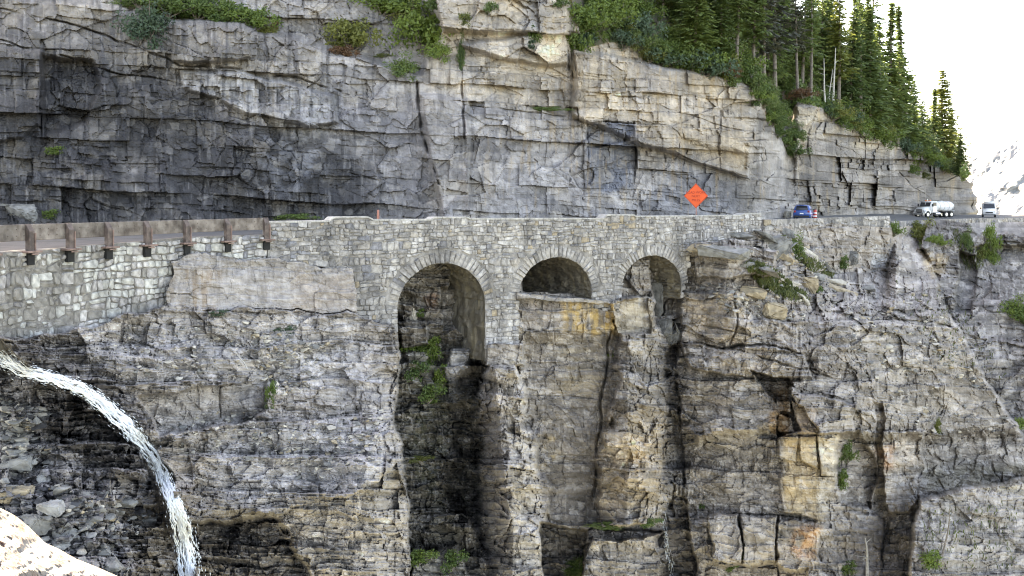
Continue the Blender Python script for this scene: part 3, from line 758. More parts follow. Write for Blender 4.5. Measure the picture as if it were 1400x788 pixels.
    T([(1255, 640), (1420, 630), (1600, 640), (1600, 670), (1260, 668)], 6, (.30, .265, .18), .6)
    T([(1120, 380), (1290, 400), (1400, 610), (1300, 640), (1200, 560), (1150, 440)], 18, (.25, .228, .198), .8)
    T([(1284, 395), (1262, 335), (1272, 290), (1322, 290), (1345, 320), (1600, 330), (1600, 690), (1402, 602), (1336, 500)], 8, (.155, .146, .132), .85)
    T([(1255, 340), (1290, 350), (1290, 378), (1275, 380)], 4, (.38, .29, .16), .7)
    T(nb, 6, (.19, .184, .18), .85)
    T([(60, 525), (150, 565), (200, 630), (225, 690), (120, 640), (50, 590)], 10, (.15, .14, .132), .8)
    T([(170, 694), (240, 690), (260, 900), (200, 900)], 6, (.125, .105, .08), .8)
    T([(0, 640), (60, 650), (170, 760), (200, 900), (-100, 900), (-100, 640)], 20, (.19, .19, .195), .75)
    T([(0, 440), (120, 470), (170, 520), (210, 590), (190, 600), (120, 545), (0, 480)], 8, (.06, .055, .055), .8)
    blk = (.80 + .40 * b1) * (.74 + .52 * b2) * (.84 + .32 * b3) * (.85 + .3 * r2)
    ledge_pale = sstep(.62, .95, g2) * sstep(.35, .8, b2) * .55 + sstep(.5, .95, g3) * sstep(.55, .9, b3) * .45
    massive = np.maximum(.6 * pmask(wx2, wy2, [(231, 346), (484, 366), (484, 430), (231, 422)], 3), .28 * pmask(wx, wy, [(714, 404), (838, 412), (834, 560), (824, 716), (748, 716), (726, 560)], 5))
    blk = blk + (1 - blk) * massive; ledge_pale = ledge_pale * (1 - massive)
    c = c * blk[..., None]
    c = lerp3(c, ledge_pale * (.35 + .65 * sstep(620, 520, px)), (.44, .43, .41))       # pale scree on the ledges, and lit ledge tops painted into the colour
    c = lerp3(c, sstep(.8, .95, b2) * .32, (.40, .37, .31))
    c = lerp3(c, sstep(.80, .95, r3) * .5 * (1 - .6 * sstep(700, 560, px)), (.50, .475, .43)); c = lerp3(c, sstep(.30, .55, fbm(px / 2.6, py / 2.2, 3, 433) + .25 * n1) * .34, (.46, .44, .41))
    c = lerp3(c, sstep(.2, .55, n3 + .2 * n1) * .2, (.13, .12, .108))
    c = lerp3(c, sstep(.3, .6, fbm(px / 3.2, py / 20, 4, 417) + .2 * n1) * .42, (.46, .44, .40))
    c = c * (1 + .4 * n2)[..., None]
    c = np.clip(c * np.array([1.0, .965, 1.01]), .018, .6)
    wet = np.clip(pmask(wx, wy, [(-260, 440), (60, 470), (200, 560), (300, 680), (430, 760), (430, 900), (190, 900), (210, 690), (60, 600), (-260, 560)], 22) * .8, 0, 1)
    X = (px - HX) / F * D; Z = (HY - py) / F * D
    V = np.stack([X, D, Z], -1)
    cc = np.concatenate([c, wet[..., None]], -1)
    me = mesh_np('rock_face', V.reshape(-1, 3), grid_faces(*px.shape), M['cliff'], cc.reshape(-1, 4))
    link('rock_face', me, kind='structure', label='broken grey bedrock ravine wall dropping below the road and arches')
    LOW['g'] = (us, py, D)
build_lower_rock()

def low_at(px, py):
    us, gy, D = LOW['g']
    i = int(np.clip(np.searchsorted(us, px), 0, len(us) - 1))
    return float(np.interp(py, gy[:, i], D[:, i]))

# ------------------------------------------------------------------ ground, road, far mountain
def build_ground():
    xs = np.concatenate([np.linspace(-4000, -300, 18), np.linspace(-260, 500, 40), np.linspace(560, 4000, 22)])
    ys = np.concatenate([np.linspace(-300, 20, 8), np.linspace(30, 400, 36), np.linspace(450, 6000, 30)])
    X, Y = np.meshgrid(xs, ys)
    Z = -60 - 60 * sstep(40, 400, Y) + 10 * fbm(X / 90, Y / 90, 4, 501)
    c = np.zeros(X.shape + (4,)) + np.array([.09, .095, .06, 0])
    me = mesh_np('ground', np.stack([X, Y, Z], -1).reshape(-1, 3), grid_faces(*X.shape)[:, ::-1], M['cliff'], c.reshape(-1, 4), True)
    link('ground', me, kind='structure', label='valley floor far below the road')
build_ground()

def build_mountain():
    us = np.linspace(1150, 1900, 160); t = np.linspace(0, 1, 90)[:, None]
    ridge = np.interp(us, [1150, 1300, 1340, 1400, 1480, 1900], [240, 226, 214, 186, 150, 60]) + 5 * fbm(us / 18, us * 0, 4, 511)
    px = np.repeat(us[None], 90, 0); py = 420 + (ridge[None] - 420) * t
    D = 1500 + 1100 * t + 60 * fbm(px / 24, t * 9 + px / 60, 5, 513)
    n = fbm(px / 16 + py / 30, py / 7, 4, 515); n2 = fbm(px / 3.5, py / 7, 4, 517)
    c = np.zeros(px.shape + (3,)) + np.array([.24, .245, .255])
    c = lerp3(c, sstep(.0, .5, n) * .9, (.19, .205, .21)); c = lerp3(c, sstep(.1, .5, n2) * .7, (.14, .155, .16))
    V = np.stack([(px - HX) / F * D, D, (HY - py) / F * D], -1)
    me = mesh_np('mountain', V.reshape(-1, 3), grid_faces(*px.shape), M['cliff'], np.concatenate([c, np.zeros(px.shape + (1,))], -1).reshape(-1, 4))
    link('mountain', me, kind='structure', label='pale sunlit mountain across the valley')
build_mountain()

def build_near_slope():
    # unseen slope the near road is cut into, added to block sky at left
    ys = np.linspace(-170, 13, 90); t = np.linspace(0, 1, 60)[:, None]
    Y = np.repeat(ys[None], 60, 0)
    n = fbm(Y / 14, t * 6 + Y / 40, 5, 521)
    X = -13.5 - np.maximum(0, -Y) * .06 - 46 * t ** 1.2 - 3 * n - 6 * sstep(2, 13, Y) * t
    Z = -2.2 + 78 * t * (1 - .35 * sstep(-10, 13, Y)) + 3 * fbm(Y / 9, t * 9, 4, 523)
    c = lerp3(np.zeros(X.shape + (3,)) + np.array([.20, .19, .17]), sstep(0, .4, fbm(Y / 12, t * 7, 3, 525)), (.06, .08, .03))
    me = mesh_np('sky_blocking_slope', np.stack([X, Y, Z], -1).reshape(-1, 3), grid_faces(*X.shape), M['cliff'], np.concatenate([c, np.zeros(X.shape + (1,))], -1).reshape(-1, 4))
    link('sky_blocking_slope', me, kind='structure', label='unseen rocky slope added to block sky light, left of the photographer')
build_near_slope()

def wpt(px, p=0.0, z=0.0):
    """point on the outer wall line at photo column px, p metres outwards"""
    a = P(px, HY, float(YW(px))); b = P(px + 2, HY, float(YW(px + 2)))
    d = (b - a); d.z = 0; d.normalize()
    return Vector((a.x + d.y * p, a.y - d.x * p, z))

def build_road():
    us = np.arange(-240, 1460, 6.0)
    V = []; cols = 9
    for u in us:
        a = wpt(u, -0.35); b = P(u, HY, float(YC(u)) + 2.0)
        z = float(ZR(u))
        for k in range(cols):
            f = k / (cols - 1)
            q = a.lerp(b, f)
            rise = 0.0 if f < .72 else (f - .72) ** 2 * (9 if u < 420 else 5)
            V.append((q.x, q.y, z + rise * (1 if u < 1250 else 0.2)))
    V = np.array(V)
    n = len(us)
    me = mesh_np('road', V, grid_faces(n, cols), M['asphalt'], None, True)
    link('road', me, kind='structure', label='grey asphalt mountain road along the foot of the cliff')
    vs = []; fs = []
    for k, u in enumerate(us):
        a = wpt(u, -0.35); b = P(u, HY, float(YC(u)) + 2.0)
        L = (b - a).length
        for w in (0.9, 1.05):
            q = a.lerp(b, w / L); vs.append((q.x, q.y, float(ZR(u)) + .006))
    fs = [(2 * k, 2 * k + 1, 2 * k + 3, 2 * k + 2) for k in range(len(us) - 1)]
    me = bpy.data.meshes.new('edge_line'); me.from_pydata(vs, [], fs); me.materials.append(M['paint'])
    link('edge_line', me, kind='structure', label='white painted line along the road edge')
build_road()

# ------------------------------------------------------------------ masonry
SG = np.arange(-260, 1500, 1.0)
_wx = (SG - HX) / F * YW(SG); _wy = YW(SG)
_ss = np.concatenate([[0], np.cumsum(np.hypot(np.diff(_wx), np.diff(_wy)))])
def s_of(px): return float(np.interp(px, SG, _ss))
def px_of(s): return float(np.interp(s, _ss, SG))
def W(s, p=0.0, z=0.0):
    return wpt(px_of(s), p, z)
def z_of(px, py): return (HY - py) / F * float(YW(px))

class Arch:
    def __init__(self, pl, pr, crown, spring, bottom):
        self.pl, self.pr = pl, pr
        self.sl, self.sr = s_of(pl), s_of(pr)
        self.sc = (self.sl + self.sr) / 2; self.a = (self.sr - self.sl) / 2
        pc = px_of(self.sc)
        self.zs = z_of(pc, spring); self.r = z_of(pc, crown) - self.zs
        self.zb = z_of(pc, bottom)
        self.th = 0.74
ARCHES = [Arch(543, 663, 360, 420, 486), Arch(709, 809, 352, 402, 410), Arch(850, 931, 349.5, 392, 400)]

def clip(poly, nx, ny, c):
    """keep the side nx*x+ny*y <= c"""
    out = []
    n = len(poly)
    for k in range(n):
        a = poly[k]; b = poly[(k + 1) % n]
        da = nx * a[0] + ny * a[1] - c; db = nx * b[0] + ny * b[1] - c
        if da <= 0: out.append(a)
        if (da < 0) != (db < 0) and da != db:
            t = da / (da - db); out.append((a[0] + (b[0] - a[0]) * t, a[1] + (b[1] - a[1]) * t))
    return out

def stone_arrays(poly, h, ch, rnd, Wf):
    """a roughly dressed stone: sides, chamfer and an uneven face"""
    k = len(poly)
    cx = sum(p[0] for p in poly) / k; cz = sum(p[1] for p in poly) / k
    vs = []
    tx_, tz_ = rnd.uniform(-.16, .16), rnd.uniform(-.16, .16)
    for p in poly: vs.append(Wf(p[0], -0.06, p[1]))
    for p in poly: vs.append(Wf(p[0], max(.012, h - ch) + rnd.uniform(-.008, .008), p[1]))
    for p in poly:
        f = rnd.uniform(.76, .93)
        vs.append(Wf(cx + (p[0] - cx) * f, h + rnd.uniform(-.015, .015) + tx_ * (p[0] - cx) + tz_ * (p[1] - cz), cz + (p[1] - cz) * f))
    vs.append(Wf(cx, h + rnd.uniform(-.015, .035), cz))
    fs = []
    for q in range(k):
        r = (q + 1) % k
        fs += [(q, r, k + r, k + q), (k + q, k + r, 2 * k + r, 2 * k + q), (2 * k + q, 2 * k + r, 3 * k)]
    area = 0.5 * abs(sum(poly[q][0] * poly[(q + 1) % k][1] - poly[(q + 1) % k][0] * poly[q][1] for q in range(k)))
    return vs, fs, area, Vector(Wf(cx, 0, cz))

def lay_stones(root, items, maxn=300):
    """items: (name, verts, faces, area, centre, material). The largest become parts, the rest one part of small stones"""
    items.sort(key=lambda t: (t[0] != 'voussoir', -t[3]))
    loc = root.location
    rest = {}
    cnt = {}
    small = MB(); smats = []; mats = []
    for nm, vs, fs, ar, ce, mt in items:
        cnt[nm] = cnt.get(nm, 0) + 1
        if cnt[nm] <= maxn:
            me = bpy.data.meshes.new(nm)
            me.from_pydata([tuple(v - ce) for v in vs], [], fs); me.materials.append(mt)
            link(nm, me, root, ce - loc)
        else:
            small.add([v - loc for v in vs], fs)
            if mt not in mats: mats.append(mt)
            smats += [mats.index(mt)] * len(fs)
    if small.v:
        me = bpy.data.meshes.new('small_stones'); me.from_pydata(small.v, [], small.f)
        for mt in mats: me.materials.append(mt)
        me.polygons.foreach_set('material_index', smats)
        link('small_stones', me, root, kind='stuff')

def masonry(root, p0, p1, topf, botf, dx, dz, pick, seed, arches=(), gap=.014, hmin=.02, hmax=.10, drop=.3, ring_pick=None):
    """topf, botf: photo row limits by column"""
    rnd = random.Random(seed)
    s0, s1 = s_of(p0), s_of(p1)
    zt_max = max(z_of(p, topf(p)) for p in np.linspace(p0, p1, 40)); zb_min = min(z_of(p, botf(p)) for p in np.linspace(p0, p1, 40))
    # rough courses: wavy beds, uneven joints, some stones split in two or doubled
    rows = [zb_min - .1]
    while rows[-1] < zt_max + dz: rows.append(rows[-1] + dz * rnd.uniform(.75, 1.45))
    ph = [rnd.uniform(0, 9) for _ in rows]
    def bed(k, s):
        return rows[k] + dz * (.20 * math.sin(s / 1.7 + ph[k]) + .17 * math.sin(s / .63 + ph[k] * 2.3) + .10 * math.sin(s / .29 + ph[k] * 1.7))
    items = []
    Wf = lambda s, p, z: W(s, p, z)
    cells = []
    for k in range(len(rows) - 1):
        a = s0 - rnd.uniform(0, dx); tl0 = 0
        while a < s1:
            b = a + dx * rnd.choice([.55, .75, .9, 1.1, 1.4, 1.9]) * rnd.uniform(.85, 1.15); tl1 = rnd.uniform(-.2, .2) * dz
            za, zc_, zb2, zd = bed(k, a), bed(k, b), bed(k + 1, a), bed(k + 1, b)
            q = rnd.random()
            if q < drop and zb2 - za > .24:
                f = rnd.uniform(.38, .62); m0, m1 = za + (zb2 - za) * f, zc_ + (zd - zc_) * (f + rnd.uniform(-.1, .1))
                cells.append([(a - tl0 * .5, za), (b - tl1 * .5, zc_), (b, m1), (a, m0)]); cells.append([(a, m0), (b, m1), (b + tl1 * .5, zd), (a + tl0 * .5, zb2)])
            else:
                cells.append([(a - tl0 * .5, za), (b - tl1 * .5, zc_), (b + tl1 * .5, zd), (a + tl0 * .5, zb2)])
            a = b; tl0 = tl1
    for cell in cells:
        s = sum(p[0] for p in cell) / 4; z = sum(p[1] for p in cell) / 4
        if not (s0 < s < s1): continue
        px = px_of(s)
        zt = z_of(px, topf(px)); zb = z_of(px, botf(px))
        if z > zt - .03 or z < zb - .15: continue
        poly = []
        for q in range(4):
            (ax, az), (bx, bz) = cell[q], cell[(q + 1) % 4]
            # round each corner with two points, jittered
            for f in (.16, .84) if rnd.random() < .8 else (.10, .5, .9):
                poly.append((ax + (bx - ax) * f + rnd.gauss(0, .012), az + (bz - az) * f + rnd.gauss(0, .012)))
        g2 = gap * rnd.uniform(.7, 2.0)
        poly = [(s + (p[0] - s) * max(.3, 1 - g2 / max(.05, abs(p[0] - s)) * min(1, abs(p[0] - s) / .12)), z + (p[1] - z) * max(.3, 1 - g2 / max(.05, abs(p[1] - z)) * min(1, abs(p[1] - z) / .07))) for p in poly]
        ok = True
        for A in arches:
            if z > A.zs:
                ds, dzz = s - A.sc, z - A.zs
                ra, rr = A.a + A.th + .02, A.r + A.th + .02
                e = math.hypot(ds / ra, dzz / rr)
                if e < 1.0: ok = False; break
                if e < 1.8:
                    tx, tz = ds / e, dzz / e
                    nx, nz = tx / ra ** 2, tz / rr ** 2; ln = math.hypot(nx, nz); nx /= ln; nz /= ln
                    poly = clip(poly, -nx, -nz, -(nx * (A.sc + tx) + nz * (A.zs + tz)) - gap * .5)
            else:
                if A.sl < s < A.sr: ok = False; break
                if s <= A.sl and s > A.sl - 2 * dx: poly = clip(poly, 1, 0, A.sl + .0)
                if s >= A.sr and s < A.sr + 2 * dx: poly = clip(poly, -1, 0, -A.sr - .0)
            if len(poly) < 3: ok = False; break
        if not ok: continue
        poly = clip(poly, 0, 1, zt); 
        if len(poly) >= 3: poly = clip(poly, 1, 0, s1)
        if len(poly) >= 3: poly = clip(poly, -1, 0, -s0)
        # drop slivers and tiny edges
        q2 = []
        for q in range(len(poly)):
            if math.hypot(poly[q][0] - poly[q - 1][0], poly[q][1] - poly[q - 1][1]) > .035: q2.append(poly[q])
        poly = q2
        if len(poly) < 3: continue
        w_ = max(p[0] for p in poly) - min(p[0] for p in poly); h_ = max(p[1] for p in poly) - min(p[1] for p in poly)
        if w_ < .07 or h_ < .06: continue
        vs, fs, ar, ce = stone_arrays(poly, rnd.uniform(hmin, hmax), .03, rnd, Wf)
        items.append(('stone', vs, fs, ar, ce, pick(px, (HY - z * F / float(YW(px))), rnd)))
    for A in arches:
        n = 31 if A.a > 2.6 else 29
        for q in range(n):
            a0 = math.pi * q / n; a1 = math.pi * (q + 1) / n
            g = .010
            ext = A.th * rnd.uniform(.68, 1.04)
            inn = rnd.uniform(-.01, .03)
            poly = []
            for a, r in ((a0 + g, inn), (a1 - g, inn), (a1 - g * .7, ext), (a0 + g * .7, ext)):
                poly.append((A.sc - math.cos(a) * (A.a + r) + rnd.gauss(0, .012), A.zs + math.sin(a) * (A.r + r) + rnd.gauss(0, .012)))
            pc = px_of(A.sc); 
            vs, fs, ar, ce = stone_arrays(poly, rnd.uniform(.02, .085), .03, rnd, Wf)
            items.append(('voussoir', vs, fs, ar, ce, (ring_pick or pick)(pc, 380, rnd)))
    hull_ok = [t for t in items if t[3] > .006]
    lay_stones(root, hull_ok)

def wall_core(root, p0, p1, topf, botf, thick, mat, arches=(), name='mortar_core', ds=.14):
    """the mortared body of a wall: outer face with its arch openings, top and back"""
    s0, s1 = s_of(p0), s_of(p1)
    cuts = set(np.arange(s0, s1, ds).tolist() + [s1])
    for A in arches:
        cuts |= {A.sl, A.sr} | set((A.sc - A.a * np.cos(np.linspace(0, math.pi, 49))).tolist())
    ss = sorted(cuts); ss = [s for k, s in enumerate(ss) if k == 0 or s - ss[k - 1] > 1e-4]
    mb = MB()
    def bot(s, A):
        if A is not None:
            return A.zs + A.r * math.sqrt(max(0, 1 - ((s - A.sc) / A.a) ** 2))
        px = px_of(s); return z_of(px, botf(px))
    L = root.location
    for k in range(len(ss) - 1):
        a, b = ss[k], ss[k + 1]; m = (a + b) / 2
        A = next((q for q in arches if q.sl < m < q.sr), None)
        za, zb_ = bot(a, A), bot(b, A)
        ta, tb = z_of(px_of(a), topf(px_of(a))), z_of(px_of(b), topf(px_of(b)))
        vs = [W(a, 0, za) - L, W(b, 0, zb_) - L, W(b, 0, tb) - L, W(a, 0, ta) - L, W(a, -thick, ta) - L, W(b, -thick, tb) - L, W(a, -thick, ta - 2) - L, W(b, -thick, tb - 2) - L]
        mb.add(vs, [(0, 1, 2, 3), (3, 2, 5, 4), (4, 5, 7, 6)])
    for s in (s0, s1):
        px = px_of(s); zt = z_of(px, topf(px)); zb = z_of(px, botf(px))
        mb.add([W(s, 0, zb) - L, W(s, 0, zt) - L, W(s, -thick, zt) - L, W(s, -thick, zb) - L], [(0, 1, 2, 3)])
    me = bpy.data.meshes.new(name); me.from_pydata(mb.v, [], mb.f); me.materials.append(mat)
    return link(name, me, root)

def vault(root, A, depth, mat, seed):
    L = root.location
    prof = []
    zl = np.linspace(A.zb - .6, A.zs, 16)
    prof += [(A.sl, z, -1, 0) for z in zl[:-1]]
    for a in np.linspace(0, math.pi, 64):
        prof.append((A.sc - math.cos(a) * A.a, A.zs + math.sin(a) * A.r, -math.cos(a), math.sin(a)))
    prof += [(A.sr, z, 1, 0) for z in zl[::-1][1:]]
    o = W(A.sc, 0, 0); b = W(A.sc + .1, 0, 0); d = (b - o).normalized(); n = Vector((d.y, -d.x, 0))
    m = len(prof); nt = 60
    S, T_ = np.meshgrid(np.arange(m) * .13, np.linspace(0, depth, nt))
    h, g, r = strata(T_ + .15 * fbm(S, T_, 2, seed), S, seed, .16, .42, (1.0, 2.8), .06, .16, .1, .03, .14)
    h = h + .12 * fbm(S / .5, T_ / .5, 4, seed + 3)
    V = np.zeros((nt, m, 3)); C = np.zeros((nt, m, 4))
    for j, (s, z, ns, nz) in enumerate(prof):
        base = W(s, -0.02, z)
        for i in range(nt):
            t = T_[i, j]; q = (h[i, j] - .05) * min(1, t * 3) if t > 0 else 0
            p = base - n * t + (d * ns + Vector((0, 0, nz))) * (-q)
            V[i, j] = p - L
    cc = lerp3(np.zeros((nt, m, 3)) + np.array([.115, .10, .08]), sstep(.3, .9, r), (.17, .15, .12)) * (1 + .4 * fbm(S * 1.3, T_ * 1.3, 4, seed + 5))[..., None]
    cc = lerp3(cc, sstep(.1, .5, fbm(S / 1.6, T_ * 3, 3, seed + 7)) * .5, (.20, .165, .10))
    me = mesh_np('vault', V.reshape(-1, 3), grid_faces(nt, m), mat, np.concatenate([np.clip(cc, .02, .5), np.zeros((nt, m, 1))], -1).reshape(-1, 4))
    return link('vault', me, root)

BB = tab([(366, 352), (380, 357), (420, 362), (484, 372), (488, 434), (545, 446), (664, 494), (716, 494), (717, 408), (849, 422), (850, 420), (931, 402), (934, 396), (946, 338), (960, 335), (1040, 318)])
def pick_bridge(px, py, rnd):
    w = [5, 4, 3, 3, 2.2, 1.6, .7, .3]
    if px < 540 and py < 350: w = [3, 3.5, 3, 2.5, 1.6, 2, 1.8, .35]
    if px > 760: w = [4, 4, 4, 3, 2, 2, .4, .4]
    if 828 < px < 868 and py < 312: w = [0, 1, 1, 2, 0, 1, 0, 5]
    return rnd.choices(STONE, w)[0]
def pick_ring(px, py, rnd): return rnd.choices(STONE, [4, 3.5, 3, 3, 2.4, 1.6, .3, .6])[0]

bridge = thing('arch_bridge', wpt(700, 0, z_of(700, 500)), 'long grey stone road bridge with three round arches and stepped parapet', 'stone bridge')
wall_core(bridge, 366, 1040, PAR, BB, .55, M['mortar'], ARCHES)
masonry(bridge, 366, 1040, PAR, BB, .36, .27, pick_bridge, 11, ARCHES, gap=.008, ring_pick=pick_ring)
def coping(root, p0, p1, topf, name='coping'):
    L = root.location; mb = MB(); ps = np.arange(p0, p1, 2.2)
    for k in range(len(ps) - 1):
        a, b = ps[k], ps[k + 1]; za, zb = z_of(a, topf(a)), z_of(b, topf(b))
        j = .012 * math.sin(k * 2.1) + .008 * math.sin(k * .7)
        vs = [wpt(a, .07 + j, za - .03) - L, wpt(b, .07 + j, zb - .03) - L, wpt(b, .07 + j, zb + .05) - L, wpt(a, .07 + j, za + .05) - L, wpt(a, -.6, za + .06) - L, wpt(b, -.6, zb + .06) - L]
        mb.add(vs, [(0, 1, 2, 3), (3, 2, 5, 4)])
    link(name, mb.mesh(name, M['coping']), root)
M['coping'] = mat_simple('pale_coping', (.39, .375, .355), .9, var=.3, scale=2.5, bump=.5, bscale=12)
coping(bridge, 366.5, 1040, PAR)
for k, A in enumerate(ARCHES):
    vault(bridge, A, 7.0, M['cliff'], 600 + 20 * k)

# retaining wall under the guard rail, left
TR = tab([(-240, 360), (0, 346), (60, 342), (120, 336), (200, 330), (250, 325), (300, 323), (366, 321)])
BR = tab([(-240, 560), (0, 478), (60, 472), (112, 466), (128, 466), (140, 455), (190, 446), (214, 424), (236, 410), (240, 356), (300, 354), (366, 356)])
def pick_retain(px, py, rnd):
    k = min(1, max(0, (px - 30) / 130 + (rnd.random() - .5) * .5))
    if px < 240: return rnd.choices([M['white_stone'], STONE[4], STONE[0], STONE[1], M['plaster_stone'], STONE[5]], [2 + 4 * k, .3 + 2 * k, .5 + 2 * k, 1, 6 * (1 - k) + .5, 1 - k])[0]
    return rnd.choices([M['white_stone'], STONE[0], STONE[6], STONE[4], STONE[2]], [3, 3, 1.4, 3, 1])[0]
retain = thing('retaining_wall', wpt(120, 0, z_of(120, 470)), 'whitish rubble retaining wall under the rusty guard rail, patched with grey mortar', 'retaining wall')
wall_core(retain, -240, 364, TR, BR, .4, M['mortar_dark'])
masonry(retain, 100, 364, TR, BR, .38, .32, pick_retain, 23, gap=.014, hmin=.03, hmax=.09, drop=.2)
masonry(retain, -240, 100, TR, BR, .38, .36, pick_retain, 29, gap=.022, hmin=.0, hmax=.08)

# walls farther along the road
PW = tab([(1044, 300.5), (1110, 299), (1140, 297.5), (1200, 296), (1216, 295.5)])
BW = tab([(1044, 316), (1090, 326), (1110, 346), (1138, 374), (1206, 372), (1216, 340)])
def pick_far(px, py, rnd): return rnd.choices(STONE, [3, 3, 3, 4, 3, 1, .2, .8])[0]
far1 = thing('parapet_wall', wpt(1140, 0, z_of(1140, 370)), 'pale stone parapet wall in front of the blue car, square right end', 'stone wall')
wall_core(far1, 1044, 1216, PW, BW, .6, M['mortar'])
masonry(far1, 1044, 1216, PW, BW, .62, .52, pick_far, 31, gap=.025)
PW2 = tab([(1219, 303), (1262, 301.5), (1300, 300), (1327, 299)]); BW2 = tab([(1219, 330), (1262, 326), (1327, 320)])
far2 = thing('parapet_wall', wpt(1240, 0, z_of(1240, 322)), 'low pale stone parapet in front of the white tanker truck', 'stone wall')
wall_core(far2, 1219, 1327, PW2, BW2, .6, M['mortar'])
masonry(far2, 1219, 1327, PW2, BW2, .8, .6, pick_far, 37, gap=.03)
PW3 = tab([(1329, 298.5), (1368, 299), (1374, 298), (1480, 299)]); BW3 = tab([(1329, 350), (1400, 352), (1480, 352)])
far3 = thing('parapet_wall', wpt(1370, 0, z_of(1370, 345)), 'tall grey stone wall below the white camper at far right', 'stone wall')
wall_core(far3, 1329, 1470, PW3, BW3, .6, M['mortar'])
masonry(far3, 1329, 1470, PW3, BW3, .85, .75, lambda a, b, r: r.choices(STONE, [1, 2, 4, 2, .5, 4, 1, .4])[0], 41, gap=.03)

# ------------------------------------------------------------------ guard rail
def build_guardrail():
    root = thing('guard_rail', wpt(180, 0, -1.75), 'rusty brown guard rail of heavy beams and square posts along the left road edge', 'guard rail')
    L = root.location
    posts = [-74, -18, 38, 93, 146, 199, 253, 309, 363]
    topz = lambda px: (HY - np.interp(px, [-80, 0, 366], [311.5, 308, 298])) / F * float(YW(px))
    botz = lambda px: (HY - np.interp(px, [-80, 20, 340], [336, 330, 314.5])) / F * float(YW(px))
    for k in range(len(posts) - 1):
        a, b = posts[k] + 1.2, posts[k + 1] - 1.2
        mb = MB(); vs = []
        for px in (a, b):
            for p in (-.02, -.20):
                for z in (botz(px), topz(px)):
                    vs.append(wpt(px, p, z) - L)
        mb.add(vs, [(0, 4, 5, 1), (2, 3, 7, 6), (1, 5, 7, 3), (0, 2, 6, 4), (0, 1, 3, 2), (4, 6, 7, 5)])
        bo = mb.build('beam', M['timber'], root, .015)
        # bolts along the beam face
        bb = MB()
        for f in (.08, .3, .52, .74, .93):
            px = a + (b - a) * f
            for h in (.3, .7):
                c = wpt(px, .0, botz(px) + (topz(px) - botz(px)) * h) - L
                bb.box(c, (.03, .03, .03))
        link('bolts', bb.mesh('bolts', M['post']), bo)
    for px in posts:
        zt, zr = topz(px) - .02, float(ZR(px)) - .02
        a = wpt(px, 0, 0); b = wpt(px + 2, 0, 0); d = (b - a).normalized(); n = Vector((d.y, -d.x, 0))
        ang = math.atan2(d.y, d.x)
        # post with a slanted head, outside the beams
        prof = [(0.0, zr), (.20, zr), (.20, zt - .22), (.03, zt + .03), (0.0, zt + .03)]
        mb = MB(); vs = []
        for w in (-.12, .12):
            for p, z in prof: vs.append(a + n * p + d * w + Vector((0, 0, z)) - L)
        m = len(prof)
        mb.add(vs, [tuple(range(m)), tuple(range(2 * m - 1, m - 1, -1))] + [(k, (k + 1) % m, m + (k + 1) % m, m + k) for k in range(m)])
        po = mb.build('post', M['post'], root, .012)
        fl = MB(); fl.box(a + n * .21 + d * .12 + Vector((0, 0, (zr + zt - .25) / 2)) - L, (.05, .06, zt - .3 - zr), ang)
        link('flange', fl.mesh('flange', M['plate'], .004), po)
        pl = MB(); pl.box(a + n * .14 + Vector((0, 0, zr + .02)) - L, (.66, .42, .07), ang); pl.box(a + n * .34 + Vector((0, 0, zr - .06)) - L, (.30, .05, .05), ang)
        pl.build('base_plate', M['plate'], root, .008)
        so = MB(); so.box(a + n * .07 + Vector((0, 0, zr - .24)) - L, (.30, .20, .42), ang)
        so.build('post_socket', M['black'], root, .006)
build_guardrail()

